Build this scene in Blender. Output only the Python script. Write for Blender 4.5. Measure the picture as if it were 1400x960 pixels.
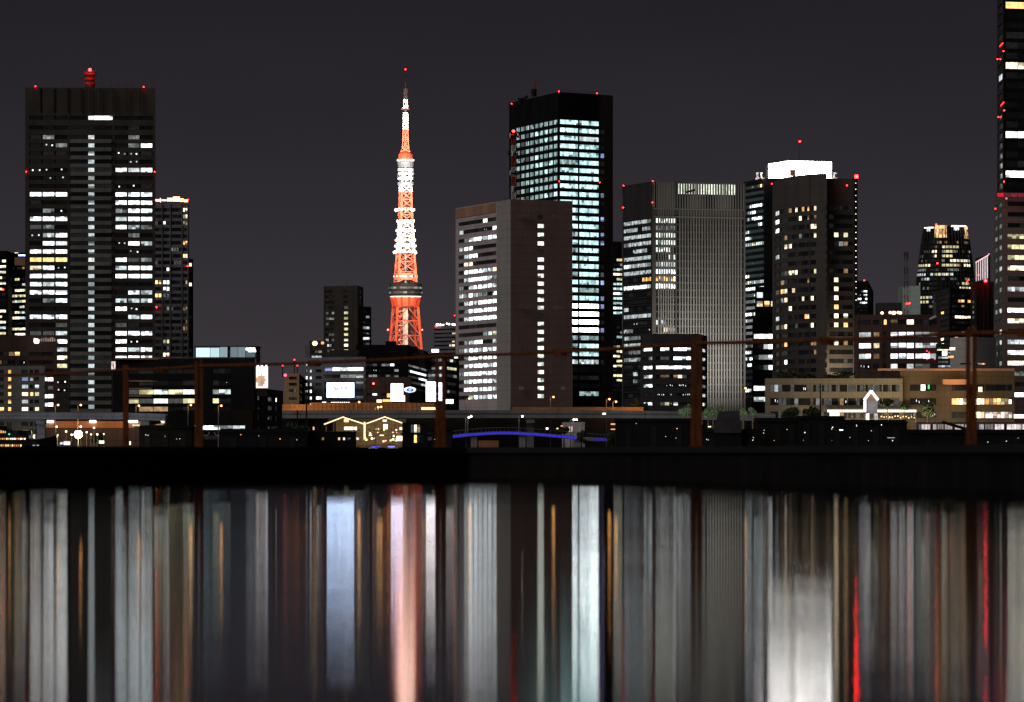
import bpy, math, random
from mathutils import Vector

# ------------------------------------------------------------------ scene, camera, light
scene = bpy.context.scene
for o in list(bpy.data.objects):
    bpy.data.objects.remove(o)
COL = scene.collection
R = math.radians

F = 6480.0          # focal length in photo pixels (1400 wide)
HY = 620.0          # photo row of the horizon
CH = 0.60           # camera height above the water

def X(px, Y): return (px - 700.0) / F * Y
def Z(py, Y): return CH + (HY - py) / F * Y
def W(px, py, Y): return (X(px, Y), Y, Z(py, Y))

cam = bpy.data.cameras.new('camera')
cam.sensor_width = 36.0
cam.lens = 36.0 * F / 1400.0
cam.shift_y = 140.0 / 1400.0
cam.clip_start = 0.5
cam.clip_end = 120000.0
cam.dof.use_dof = True
cam.dof.focus_distance = 3000.0
cam.dof.aperture_fstop = 2.8
camo = bpy.data.objects.new('camera', cam)
camo.location = (0, 0, CH)
camo.rotation_euler = (R(90), 0, 0)
COL.objects.link(camo)
scene.camera = camo

# night sky: city glow that thins with elevation
world = bpy.data.worlds.new('World')
scene.world = world
world.use_nodes = True
nt = world.node_tree
nt.nodes.clear()
def wn(t): return nt.nodes.new(t)
out = wn('ShaderNodeOutputWorld'); bg = wn('ShaderNodeBackground')
tc = wn('ShaderNodeTexCoord'); sx = wn('ShaderNodeSeparateXYZ')
mr = wn('ShaderNodeMapRange'); ramp = wn('ShaderNodeValToRGB')
nt.links.new(tc.outputs['Generated'], sx.inputs[0])
nt.links.new(sx.outputs['Z'], mr.inputs['Value'])
mr.inputs['From Min'].default_value = 0.0
mr.inputs['From Max'].default_value = 0.30
nt.links.new(mr.outputs[0], ramp.inputs[0])
el = ramp.color_ramp.elements
SKY = [(0.0, (.0500, .0440, .0505)), (0.06, (.0445, .0390, .0450)), (0.16, (.0285, .0252, .0310)),
       (0.31, (.0168, .0152, .0190)), (0.6, (.0112, .0103, .0132)), (1.0, (.0075, .007, .0095))]
el[0].position, el[0].color = SKY[0][0], SKY[0][1] + (1,)
el[1].position, el[1].color = SKY[-1][0], SKY[-1][1] + (1,)
for p, c in SKY[1:-1]:
    e = el.new(p); e.color = c + (1,)
# slow uneven patches of glow
nz = wn('ShaderNodeTexNoise'); nz.inputs['Scale'].default_value = 9.0; nz.inputs['Detail'].default_value = 3.0
mp = wn('ShaderNodeMapping'); mp.inputs['Scale'].default_value = (1, 1, 3.5)
nt.links.new(tc.outputs['Generated'], mp.inputs[0]); nt.links.new(mp.outputs[0], nz.inputs['Vector'])
m2 = wn('ShaderNodeMapRange'); m2.inputs['From Min'].default_value = .3; m2.inputs['From Max'].default_value = .7
m2.inputs['To Min'].default_value = .92; m2.inputs['To Max'].default_value = 1.07
nt.links.new(nz.outputs['Fac'], m2.inputs['Value'])
vm = wn('ShaderNodeVectorMath'); vm.operation = 'SCALE'
nt.links.new(ramp.outputs['Color'], vm.inputs[0]); nt.links.new(m2.outputs[0], vm.inputs['Scale'])
nt.links.new(vm.outputs[0], bg.inputs['Color']); bg.inputs['Strength'].default_value = 1.0
nt.links.new(bg.outputs[0], out.inputs[0])

# the weak warm glow of the city on this side of the water
sun = bpy.data.lights.new('city_glow', 'SUN')
sun.energy = 0.55
sun.color = (1.0, .91, .86)
sun.angle = R(40)
suno = bpy.data.objects.new('city_glow', sun)
suno.rotation_euler = (R(62), 0, R(-45))
COL.objects.link(suno)

vs = scene.view_settings
vs.view_transform = 'Standard'
try: vs.look = 'None'
except Exception: pass
vs.exposure = 0.0; vs.gamma = 1.0; vs.use_curve_mapping = False
scene.cycles.sample_clamp_indirect = 60.0
scene.cycles.max_bounces = 5
scene.cycles.use_denoising = True

# ------------------------------------------------------------------ materials
MATS = {}
def mat(name, color, rough=.8, spec=.15, amt=.25, scale=.15, metal=0.0, emit=None, es=0.0, joint=None, sample=True):
    if name in MATS: return MATS[name]
    m = bpy.data.materials.new(name); m.use_nodes = True
    t = m.node_tree; b = t.nodes['Principled BSDF']
    b.inputs['Roughness'].default_value = rough
    b.inputs['Metallic'].default_value = metal
    b.inputs['Specular IOR Level'].default_value = spec
    g = t.nodes.new('ShaderNodeNewGeometry')
    mpn = t.nodes.new('ShaderNodeMapping'); mpn.inputs['Scale'].default_value = (1, 1, .35)
    n = t.nodes.new('ShaderNodeTexNoise'); n.inputs['Scale'].default_value = scale
    n.inputs['Detail'].default_value = 5.0; n.inputs['Roughness'].default_value = .6
    t.links.new(g.outputs['Position'], mpn.inputs[0]); t.links.new(mpn.outputs[0], n.inputs['Vector'])
    r = t.nodes.new('ShaderNodeMapRange'); r.inputs['From Min'].default_value = .3; r.inputs['From Max'].default_value = .7
    r.inputs['To Min'].default_value = 1 - amt; r.inputs['To Max'].default_value = 1 + amt
    t.links.new(n.outputs['Fac'], r.inputs['Value'])
    s = t.nodes.new('ShaderNodeVectorMath'); s.operation = 'SCALE'
    s.inputs[0].default_value = color; t.links.new(r.outputs[0], s.inputs['Scale'])
    last = s.outputs[0]
    if joint:      # panel joints: (horizontal pitch, vertical pitch)
        fac = None
        sp = t.nodes.new('ShaderNodeSeparateXYZ'); t.links.new(g.outputs['Position'], sp.inputs[0])
        ad = t.nodes.new('ShaderNodeMath'); ad.operation = 'ADD'
        t.links.new(sp.outputs['X'], ad.inputs[0]); t.links.new(sp.outputs['Y'], ad.inputs[1])
        for src, pitch, wdt in ((ad.outputs[0], joint[0], .05), (sp.outputs['Z'], joint[1], .06)):
            d = t.nodes.new('ShaderNodeMath'); d.operation = 'DIVIDE'; d.inputs[1].default_value = pitch
            t.links.new(src, d.inputs[0])
            f = t.nodes.new('ShaderNodeMath'); f.operation = 'FRACT'; t.links.new(d.outputs[0], f.inputs[0])
            c = t.nodes.new('ShaderNodeMath'); c.operation = 'GREATER_THAN'; c.inputs[1].default_value = wdt
            t.links.new(f.outputs[0], c.inputs[0])
            if fac is None: fac = c.outputs[0]
            else:
                mn = t.nodes.new('ShaderNodeMath'); mn.operation = 'MINIMUM'
                t.links.new(fac, mn.inputs[0]); t.links.new(c.outputs[0], mn.inputs[1]); fac = mn.outputs[0]
        rr = t.nodes.new('ShaderNodeMapRange'); rr.inputs['To Min'].default_value = .68; rr.inputs['To Max'].default_value = 1
        t.links.new(fac, rr.inputs['Value'])
        s2 = t.nodes.new('ShaderNodeVectorMath'); s2.operation = 'SCALE'
        t.links.new(last, s2.inputs[0]); t.links.new(rr.outputs[0], s2.inputs['Scale']); last = s2.outputs[0]
    t.links.new(last, b.inputs['Base Color'])
    if emit:
        b.inputs['Emission Color'].default_value = tuple(emit) + (1,)
        b.inputs['Emission Strength'].default_value = es
        if not sample: m.cycles.emission_sampling = 'NONE'
    MATS[name] = m
    return m

def glow_mat(name, sample='NONE', nscale=.9, lo=.62, hi=1.25):
    """Lit rooms seen through glass: each pane's own light in the attribute, furniture and lamps break it up."""
    m = bpy.data.materials.new(name); m.use_nodes = True
    t = m.node_tree; b = t.nodes['Principled BSDF']
    b.inputs['Base Color'].default_value = (.012, .013, .015, 1)
    b.inputs['Roughness'].default_value = .3
    b.inputs['Specular IOR Level'].default_value = .15
    a = t.nodes.new('ShaderNodeAttribute'); a.attribute_name = 'glow'
    g = t.nodes.new('ShaderNodeNewGeometry')
    n = t.nodes.new('ShaderNodeTexNoise'); n.inputs['Scale'].default_value = nscale
    n.inputs['Detail'].default_value = 3; t.links.new(g.outputs['Position'], n.inputs['Vector'])
    r = t.nodes.new('ShaderNodeMapRange'); r.inputs['From Min'].default_value = .35; r.inputs['From Max'].default_value = .65
    r.inputs['To Min'].default_value = lo; r.inputs['To Max'].default_value = hi
    t.links.new(n.outputs['Fac'], r.inputs['Value'])
    s = t.nodes.new('ShaderNodeVectorMath'); s.operation = 'SCALE'
    t.links.new(a.outputs['Color'], s.inputs[0]); t.links.new(r.outputs[0], s.inputs['Scale'])
    t.links.new(s.outputs[0], b.inputs['Emission Color']); b.inputs['Emission Strength'].default_value = 1.0
    m.cycles.emission_sampling = sample
    MATS[name] = m
    return m

GLOW = glow_mat('window_light')
LAMP = glow_mat('lamp_light', 'AUTO', .5, .98, 1.02)

M = dict(
    concrete_dark=mat('concrete_dark', (.082, .069, .061), joint=(4.2, 3.9)),
    concrete_grey=mat('concrete_grey', (.20, .20, .185), joint=(3.2, 3.4)),
    brown_tile=mat('brown_tile', (.40, .275, .245), joint=(2.9, 3.4), amt=.12),
    pinkish=mat('pinkish_panel', (.66, .58, .59), joint=(2.4, 3.4), amt=.15),
    grey_panel=mat('grey_panel', (.45, .445, .42), joint=(2.6, 3.4), amt=.12),
    copper=mat('copper_panel', (.48, .27, .18), amt=.4, scale=.08),  # trim colour; on the slab's crown it also carries a painted glow
    black_metal=mat('black_metal', (.016, .016, .018), rough=.8, spec=.04),
    black_glass=mat('black_glass', (.010, .011, .013), rough=.3, spec=.12, amt=.1),
    brown_side=mat('brown_side', (.075, .055, .046), joint=(2.2, 3.9)),
    taupe=mat('taupe_grid', (.29, .28, .26), amt=.12),
    taupe_dark=mat('taupe_dark', (.115, .108, .10), amt=.15),
    tan=mat('tan_wall', (.175, .135, .092), joint=(1.8, 2.2), amt=.2),
    dark_grey=mat('dark_grey', (.06, .058, .06), joint=(3.4, 3.6)),
    hotel=mat('hotel_wall', (.112, .100, .096), joint=(2.6, 3.7), amt=.15),
    cream=mat('cream_wall', (.33, .28, .20), joint=(1.8, 2.2), amt=.15),
    white_wall=mat('white_wall', (.55, .54, .52), joint=(2.4, 2.6), amt=.12),
    blue_grey=mat('blue_grey', (.22, .22, .26), joint=(3.0, 3.2)),
    redbrown=mat('redbrown', (.10, .062, .055), joint=(2.4, 3.2)),
    teal=mat('teal_panel', (.36, .41, .39), joint=(2.0, 2.6)),
    steel=mat('steel', (.22, .22, .23), rough=.5, metal=.3),
    dark_steel=mat('dark_steel', (.022, .022, .024), rough=.6),
    red_paint=mat('red_paint', (.55, .06, .03), rough=.5),
    orange_paint=mat('orange_paint', (.66, .135, .075), rough=.5, scale=.5),
    white_paint=mat('white_paint', (.80, .80, .78), rough=.5, scale=.5),
    rust=mat('rust', (.16, .048, .014), rough=.75, amt=.5, scale=9.0),
    wet_concrete=mat('wet_concrete', (.010, .009, .0085), rough=.8, amt=.5, scale=1.2),
    asphalt=mat('asphalt', (.05, .05, .052), amt=.3),
    soundwall=mat('sound_wall', (.36, .20, .10), joint=(2.0, 3.0)),
    viaduct=mat('viaduct_concrete', (.25, .25, .26), joint=(3.0, 5.0)),
    leaf=mat('leaf', (.075, .10, .055), amt=.5, scale=1.5),
    bark=mat('bark', (.07, .05, .035), amt=.4, scale=3),
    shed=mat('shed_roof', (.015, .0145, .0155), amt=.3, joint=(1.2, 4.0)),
    hull=mat('hull', (.03, .032, .036), rough=.35),
)

# ------------------------------------------------------------------ mesh and object helpers
class MB:
    def __init__(self): self.v = []; self.f = []; self.mi = []; self.g = {}; self.mats = []
    def midx(self, m):
        if m not in self.mats: self.mats.append(m)
        return self.mats.index(m)
    def face(self, pts, m, glow=None):
        b = len(self.v); self.v.extend([tuple(p) for p in pts])
        self.f.append(tuple(range(b, b + len(pts)))); self.mi.append(self.midx(m))
        if glow is not None: self.g[len(self.f) - 1] = glow
    def prism(self, poly, z0, z1, m, fm=None, top=None, glow=None):
        n = len(poly); b = len(self.v)
        self.v.extend([(p[0], p[1], z0) for p in poly]); self.v.extend([(p[0], p[1], z1) for p in poly])
        k0 = len(self.f)
        for i in range(n):
            j = (i + 1) % n
            self.f.append((b + i, b + j, b + n + j, b + n + i))
            self.mi.append(self.midx((fm or {}).get(i, m)))
        self.f.append(tuple(b + n + i for i in range(n))); self.mi.append(self.midx(top or m))
        self.f.append(tuple(b + i for i in reversed(range(n)))); self.mi.append(self.midx(m))
        if glow is not None:
            for k in range(k0, len(self.f)): self.g[k] = glow
    def loft(self, rings, m, cap=True, glow=None):
        n = len(rings[0]); b = len(self.v); k0 = len(self.f)
        for r in rings: self.v.extend([tuple(p) for p in r])
        for a in range(len(rings) - 1):
            for i in range(n):
                j = (i + 1) % n
                self.f.append((b + a*n + i, b + a*n + j, b + (a+1)*n + j, b + (a+1)*n + i)); self.mi.append(self.midx(m))
        if cap:
            self.f.append(tuple(b + i for i in reversed(range(n)))); self.mi.append(self.midx(m))
            self.f.append(tuple(b + (len(rings)-1)*n + i for i in range(n))); self.mi.append(self.midx(m))
        if glow is not None:
            for k in range(k0, len(self.f)): self.g[k] = glow
    def box(self, x0, x1, y0, y1, z0, z1, m, glow=None):
        self.prism([(x0, y0), (x1, y0), (x1, y1), (x0, y1)], z0, z1, m, glow=glow)
    def cyl(self, x, y, z0, z1, r0, r1, m, n=10, glow=None):
        ring = lambda r, z: [(x + r*math.cos(2*math.pi*i/n), y + r*math.sin(2*math.pi*i/n), z) for i in range(n)]
        self.loft([ring(r0, z0), ring(r1, z1)], m, glow=glow)
    def ball(self, c, r, m, n=8, glow=None):
        rings = []
        for k in range(1, 6):
            a = math.pi*k/6 - math.pi/2
            rings.append([(c[0]+r*math.cos(a)*math.cos(2*math.pi*i/n), c[1]+r*math.cos(a)*math.sin(2*math.pi*i/n), c[2]+r*math.sin(a)) for i in range(n)])
        self.loft(rings, m, glow=glow)
    def bar(self, a, b, r, m, n=4, r2=None, glow=None):
        a, b = Vector(a), Vector(b); d = (b - a)
        if d.length < 1e-6: return
        d.normalize(); up = Vector((0, 0, 1)) if abs(d.z) < .9 else Vector((0, 1, 0))
        s = d.cross(up).normalized(); t = s.cross(d).normalized(); r2 = r if r2 is None else r2
        ring = lambda c, q: [tuple(c + s*q*math.cos(2*math.pi*(i+.5)/n) + t*q*math.sin(2*math.pi*(i+.5)/n)) for i in range(n)]
        self.loft([ring(a, r), ring(b, r2)], m, glow=glow)

BASE = {}
def thing(name, label, cat, base, group=None, kind=None):
    o = bpy.data.objects.new(name, None); COL.objects.link(o)
    o.empty_display_size = .5; o.location = base
    o['label'] = label; o['category'] = cat
    if group: o['group'] = group
    o['kind'] = kind or 'thing'
    BASE[o.name] = Vector(base)
    return o
def part(name, mb, parent=None, label=None, kind=None):
    if not mb.f: return None
    off = Vector((0, 0, 0)); p = parent
    if p is not None: off = BASE[p.name]
    me = bpy.data.meshes.new(name)
    me.from_pydata([tuple(Vector(q) - off) for q in mb.v], [], mb.f)
    for m in mb.mats: me.materials.append(m)
    me.polygons.foreach_set('material_index', mb.mi)
    if mb.g:
        ca = me.color_attributes.new('glow', 'FLOAT_COLOR', 'CORNER')
        for pi, p_ in enumerate(me.polygons):
            c = mb.g.get(pi, (0, 0, 0))
            for li in p_.loop_indices: ca.data[li].color = (c[0], c[1], c[2], 1)
    me.update()
    o = bpy.data.objects.new(name, me); COL.objects.link(o)
    if parent is not None: o.parent = parent
    BASE[o.name] = off
    if label: o['label'] = label
    if kind: o['kind'] = kind
    return o
def solo(name, mb, label, cat, group=None, kind=None):
    o = part(name, mb)
    if label: o['label'] = label; o['category'] = cat
    if group: o['group'] = group
    if kind: o['kind'] = kind
    return o
def copy_tree(o, parent=None):
    c = o.copy(); COL.objects.link(c)
    if parent is not None: c.parent = parent
    for ch in list(o.children): copy_tree(ch, c)
    return c

COLR = {'#': ((.90, .97, 1.0), 2.9), '=': ((.84, .95, .96), .85), '-': ((.80, .88, .86), .28), '.': ((.5, .5, .5), .0035),
        'o': ((1, .50, .16), 2.4), 'w': ((1.0, .84, .55), 2.3), 'g': ((.90, 1.0, .86), 1.5), 't': ((.58, .93, .93), 1.45),
        'T': ((.62, .90, .88), .55), 'b': ((.45, .52, 1.0), .7), 'y': ((1.0, .92, .50), 1.0), 'p': ((1.0, .74, .66), 1.6),
        'W': ((.94, .99, 1.0), 13.0), 'd': ((1.0, .62, .30), .35), 's': ((.8, .85, .8), .09)}
def lit(mb, P, u, n_, a, b, z0, z1, ch, rng, dim=1.0):
    """One pane of a facade between a..b (metres along the wall) and z0..z1; a lit room is broken by partitions and blinds."""
    def q(a, b, z0, z1, c):
        p = lambda s, z: (P[0] + u[0]*s + n_[0]*.06, P[1] + u[1]*s + n_[1]*.06, z)
        mb.face([p(a, z0), p(b, z0), p(b, z1), p(a, z1)], GLOW, c)
    sc = lambda c, k: (c[0]*k, c[1]*k, c[2]*k)
    dark = sc((.55, .56, .55), rng.choice((.002, .003, .004, .006, .010, .020)))
    if ch == ':':
        k = rng.randint(1, 2); w = (b - a); s = a; h = (z1 - z0)
        for i in range(k):
            c0 = a + w*(i + rng.uniform(.25, .6))/k; dw = min(.12*w, .9)
            zz = z0 + h*rng.uniform(.2, .5)
            q(s, c0, z0, z1, dark); q(c0, c0 + dw, z0, zz, dark); q(c0, c0 + dw, zz, min(z1, zz + h*.35), sc((.9, .95, 1), rng.uniform(.5, 2.5)))
            if zz + h*.35 < z1: q(c0, c0 + dw, zz + h*.35, z1, dark)
            s = c0 + dw
        q(s, b, z0, z1, dark); return
    col, L = COLR[ch]; L = L*dim
    if ch in '.s':
        q(a, b, z0, z1, dark if ch == '.' else sc(col, L)); return
    w = b - a; k = max(1, min(7, int(w/1.5))) if ch in '#=-owgtTy' else 1
    cuts = sorted([0, 1] + [min(.95, max(.05, (i + rng.uniform(-.25, .25))/k)) for i in range(1, k)])
    for i in range(len(cuts) - 1):
        s0, s1 = a + w*cuts[i], a + w*cuts[i+1]
        kk = L*rng.choice((.45, .7, .85, 1, 1, 1.15, 1.35))*rng.uniform(.9, 1.1)
        hue = rng.uniform(-.04, .04)
        c = (col[0]*kk*(1+hue), col[1]*kk, col[2]*kk*(1-hue))
        e = rng.random()
        if e < .13 and ch != 'W':       # a blind half down
            zm = z0 + (z1 - z0)*rng.uniform(.4, .75)
            q(s0, s1, z0, zm, c); q(s0, s1, zm, z1, sc(c, .3))
        elif e < .28 and ch != 'W':     # furniture against the glass
            zm = z0 + (z1 - z0)*rng.uniform(.25, .5)
            q(s0, s1, zm, z1, c); q(s0, s1, z0, zm, sc(c, rng.uniform(.1, .5)))
        else: q(s0, s1, z0, z1, c)

def offset_poly(poly, d):
    n = len(poly); res = []
    for i in range(n):
        p0, p1, p2 = Vector(poly[i-1]).to_2d(), Vector(poly[i]).to_2d(), Vector(poly[(i+1) % n]).to_2d()
        a = (p1 - p0).normalized(); b = (p2 - p1).normalized()
        n1 = Vector((a.y, -a.x)); n2 = Vector((b.y, -b.x))
        m = (n1 + n2); k = m.dot(n1)
        m = m * (d / max(k, .25))
        res.append((p1.x + m.x, p1.y + m.y))
    return res

GZ = 1.4
def tower(name, label, cat, roof, Y0, rows, faces, wall, ref=0, depth=30., rec=.45, fm=None, glass=None, group=None,
          base_py=None, seed=1, into=None, beacons=(), top_mat=None, dens=.5, pal='#=-'):
    rng = random.Random(seed)
    ztop = Z(roof[ref][1], Y0)
    pts = []
    for (px, py) in roof:
        Y = Y0 if py is None else (ztop - CH)*F/(HY - py)
        pts.append((X(px, Y), Y))
    yb = max(p[1] for p in pts) + depth
    poly = pts + [(min(pts[-1][0], X(roof[-1][0], yb)), yb), (max(pts[0][0], X(roof[0][0], yb)), yb)]
    zb = GZ if base_py is None else Z(base_py, Y0)
    g = M[glass] if glass else M['black_glass']
    wl = M[wall]
    bx = sum(p[0] for p in poly)/len(poly); by = sum(p[1] for p in poly)/len(poly)
    T = into or thing(name, label, cat, (bx, by, zb), group)
    T_ = dict(root=T, poly=poly, ztop=ztop, Y0=Y0, zb=zb, pts=pts)
    mb = MB()
    op = offset_poly(poly, rec)
    fmm = {i: M[m] for i, m in (fm or {}).items()}
    mb.prism(poly, zb, ztop - .3, g)
    zc = lambda k: Z(rows['ys'][k] if 'ys' in rows else rows['y0'] + rows['pitch']*k, Y0)
    hh = rows['pitch']*rows.get('h', .45)/F*Y0/2
    n = rows['n']
    edges = [ztop]
    for k in range(n): edges += [zc(k) + hh, zc(k) - hh]
    edges.append(zb)
    for i in range(0, len(edges), 2):
        if edges[i] - edges[i+1] > .05: mb.prism(op, edges[i+1], edges[i], wl, fm=fmm, top=top_mat)
    nf = len(poly)
    frames = []
    for i in range(nf):
        a, b = Vector(poly[i]), Vector(poly[(i+1) % nf]); d = (b - a); L = d.length; u = d/L
        frames.append((a, u, Vector((u.y, -u.x)), L))
    def pier(i, a, b, z0, z1, proud=.02, m=None):
        P, u, nn, L = frames[i]
        q = lambda s, o: (P.x + u.x*s + nn.x*o, P.y + u.y*s + nn.y*o)
        mb.prism([q(a, rec + proud), q(b, rec + proud), q(b, -.25), q(a, -.25)], z0, z1, m or fmm.get(i, wl))
    def u_of(i, px):
        P, u, nn, L = frames[i]; r = (px - 700)/F
        return (r*P.y - P.x)/(u.x - r*u.y)
    bands = []
    for i in range(nf):
        P, u, nn, L = frames[i]
        bays = faces.get(i)
        if not bays:
            pier(i, -.9*rec, L + .9*rec, zb - .01, ztop - .05); continue
        spans = []
        for b in bays:
            if 'px' in b: a0, a1 = u_of(i, b['px'][0]), u_of(i, b['px'][1])
            else: a0, a1 = b['u'][0]*L, b['u'][1]*L
            spans.append((max(.05, a0), min(L - .05, a1), b))
        spans.sort(key=lambda s: s[0])
        cur = -.9*rec
        for a0, a1, b in spans:
            if a0 - cur > .08: pier(i, cur, a0, zb - .01, ztop - .05)
            cur = a1
        if L + .9*rec - cur > .08: pier(i, cur, L + .9*rec, zb - .01, ztop - .05)
        for a0, a1, b in spans:
            k0, k1 = b.get('rows', (0, n))
            if k0 > 0: pier(i, a0 - .03, a1 + .03, zc(k0) + hh, ztop - .06, .01)
            if k1 < n: pier(i, a0 - .03, a1 + .03, zb - .02, zc(k1-1) - hh, .01)
            ww = b['n'] if isinstance(b['n'], (list, tuple)) else [1]*b['n']
            tot = float(sum(ww)); es = [a0]
            for w in ww: es.append(es[-1] + (a1 - a0)*w/tot)
            gap = b.get('gap', .06)*(a1 - a0)/len(ww)
            if b.get('fin'):
                for e in es[1:-1]: pier(i, e - b['fin']/2, e + b['fin']/2, b.get('finz', (zb - .015, ztop))[0], b.get('finz', (0, ztop - .08))[1], b.get('finp', -.12), M[b['finm']] if b.get('finm') else None)
            for k in range(k0, k1):
                row = b.get('pat', {}).get(k) if isinstance(b.get('pat'), dict) else (b['pat'][k-k0] if b.get('pat') and k - k0 < len(b['pat']) else None)
                wb = MB()
                bq = lambda s, z: (P.x + u.x*s + nn.x*.03, P.y + u.y*s + nn.y*.03, z)
                wb.face([bq(es[0], zc(k) - hh + .02), bq(es[-1], zc(k) - hh + .02), bq(es[-1], zc(k) + hh - .02), bq(es[0], zc(k) + hh - .02)], g)
                run = rng.random(); rowk = rng.random()
                prev = None
                for j in range(len(ww)):
                    if row: ch = row[j*len(row)//len(ww)]
                    else:
                        dd = b.get('dens', dens)
                        dk = dd*(1.7 if rowk < .5 else .35)
                        if prev and rng.random() < .6: ch = prev
                        else: ch = rng.choice(b.get('pal', pal)) if rng.random() < dk else '.'
                        prev = ch
                    if ch == ' ': continue
                    hp = hh*b.get('ph', 1); lit(wb, P, u, nn, es[j] + gap/2, es[j+1] - gap/2, zc(k) - hp + .04, zc(k) + hp - .04, ch, rng, b.get('dim', 1.0))
                bands.append((b.get('name', 'window' if len(ww) == 1 else 'window_band'), wb))
    part('wall', mb, T)
    for nm, wb in bands: part(nm, wb, T)
    T_['frames'] = frames; T_['u_of'] = u_of
    for (px, py) in beacons: beacon(T, px, py, Y0)
    return T_

RED = (40, .50, .45)
def beacon(T, px, py, Y, r=None, col=RED):
    r = (r or Y*1.2/F)*.58
    x, y, z = W(px, py, Y - 1.0)
    mb = MB(); mb.ball((x, y, z), r, GLOW, glow=col)
    mb.cyl(x, y, z - r*2.2, z - r*.8, r*.25, r*.25, M['dark_steel'], 6)
    return part('beacon_light', mb, T)

def roofbox(T, px0, px1, py0, py1, Y, d, m, name='plant_room'):
    mb = MB(); mb.box(X(px0, Y), X(px1, Y), Y, Y + d, Z(py1, Y), Z(py0, Y), M[m]); return part(name, mb, T)

def pole(T, px, py0, py1, Y, wpx, m, name='antenna'):
    mb = MB(); r = wpx/2*Y/F; x = X(px, Y)
    mb.cyl(x, Y, Z(py1, Y), Z(py0, Y), r, r*.6, M[m], 6); return part(name, mb, T)
def glow_panel(T, px0, px1, py0, py1, Y, col, name='lit_panel', th=.5, mat_=None, m='dark_steel'):
    """A lamp-lit box front: dark casing with a luminous face towards the water."""
    mb = MB(); x0, x1, z0, z1 = X(px0, Y), X(px1, Y), Z(py1, Y), Z(py0, Y)
    mb.box(x0, x1, Y, Y + th, z0, z1, M[m])
    mb.face([(x0+.03, Y - .03, z0+.03), (x1-.03, Y - .03, z0+.03), (x1-.03, Y - .03, z1-.03), (x0+.03, Y - .03, z1-.03)], mat_ or GLOW, col)
    return part(name, mb, T)
def spot(loc, target, power, color, angle, blend=.6, size=1.0):
    l = bpy.data.lights.new('floodlight', 'SPOT'); l.energy = power; l.color = color; l.spot_size = R(angle); l.spot_blend = blend; l.shadow_soft_size = size
    o = bpy.data.objects.new('floodlight', l); o.location = loc
    o.rotation_euler = (Vector(target) - Vector(loc)).to_track_quat('-Z', 'Y').to_euler(); COL.objects.link(o); return o
def wash(x, y, z, power, color, dy=8., angle=140):
    return spot((x, y, z), (x, y + dy, z), power, color, angle, .9, .4)
def lamp_point(loc, power, color, size=.3):
    l = bpy.data.lights.new('lamp', 'POINT'); l.energy = power; l.color = color; l.shadow_soft_size = size
    o = bpy.data.objects.new('lamp', l); o.location = loc; COL.objects.link(o); return o

# ------------------------------------------------------------------ the setting: water, land
def sheet(name, pts, z, m):
    mb = MB(); mb.face([(x, y, z) for x, y in pts], m)
    return solo(name, mb, None, None, kind='structure')

WROUGH, RIPPLE, SWELL = .045, .0172, .015
wm = bpy.data.materials.new('still_water'); wm.use_nodes = True
t = wm.node_tree; t.nodes.clear()
o_ = t.nodes.new('ShaderNodeOutputMaterial'); mix = t.nodes.new('ShaderNodeMixShader')
fr = t.nodes.new('ShaderNodeFresnel'); fr.inputs['IOR'].default_value = 1.33
df = t.nodes.new('ShaderNodeBsdfDiffuse'); df.inputs['Color'].default_value = (.004, .005, .007, 1)
gl = t.nodes.new('ShaderNodeBsdfAnisotropic'); gl.distribution = 'BECKMANN'
gl.inputs['Color'].default_value = (.78, .78, .79, 1)
gl.inputs['Roughness'].default_value = WROUGH
# fine ripples of bounded steepness, the even mix a long exposure records, over a slow low swell
def nd(kind, **kw):
    x = t.nodes.new(kind)
    for k, v in kw.items(): setattr(x, k, v)
    return x
g = nd('ShaderNodeNewGeometry'); big = nd('ShaderNodeVectorMath', operation='SCALE'); big.inputs['Scale'].default_value = 731.0
t.links.new(g.outputs['Position'], big.inputs[0])
wnz = nd('ShaderNodeTexWhiteNoise', noise_dimensions='3D'); t.links.new(big.outputs[0], wnz.inputs['Vector'])
half = nd('ShaderNodeVectorMath', operation='SUBTRACT'); half.inputs[1].default_value = (.5, .5, .5); t.links.new(wnz.outputs['Color'], half.inputs[0])
def dotp(v):
    x = nd('ShaderNodeVectorMath', operation='DOT_PRODUCT'); x.inputs[1].default_value = v; t.links.new(half.outputs[0], x.inputs[0]); return x.outputs['Value']
rip = nd('ShaderNodeCombineXYZ'); t.links.new(dotp((.008, 0, 0)), rip.inputs[0]); t.links.new(dotp((0, RIPPLE, RIPPLE)), rip.inputs[1])
mpn = nd('ShaderNodeMapping'); mpn.inputs['Scale'].default_value = (.8, 2.0, 1); t.links.new(g.outputs['Position'], mpn.inputs[0])
swl = nd('ShaderNodeTexNoise'); swl.inputs['Scale'].default_value = 1.0; swl.inputs['Detail'].default_value = 3.0; t.links.new(mpn.outputs[0], swl.inputs['Vector'])
sh_ = nd('ShaderNodeVectorMath', operation='SUBTRACT'); sh_.inputs[1].default_value = (.5, .5, .5); t.links.new(swl.outputs['Color'], sh_.inputs[0])
sw2 = nd('ShaderNodeVectorMath', operation='MULTIPLY'); sw2.inputs[1].default_value = (.004, SWELL, 0); t.links.new(sh_.outputs[0], sw2.inputs[0])
ad1 = nd('ShaderNodeVectorMath', operation='ADD'); t.links.new(rip.outputs[0], ad1.inputs[0]); t.links.new(sw2.outputs[0], ad1.inputs[1])
ad2 = nd('ShaderNodeVectorMath', operation='ADD'); ad2.inputs[1].default_value = (0, 0, 1); t.links.new(ad1.outputs[0], ad2.inputs[0])
nrm = nd('ShaderNodeVectorMath', operation='NORMALIZE'); t.links.new(ad2.outputs[0], nrm.inputs[0])
t.links.new(nrm.outputs[0], gl.inputs['Normal'])
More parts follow.
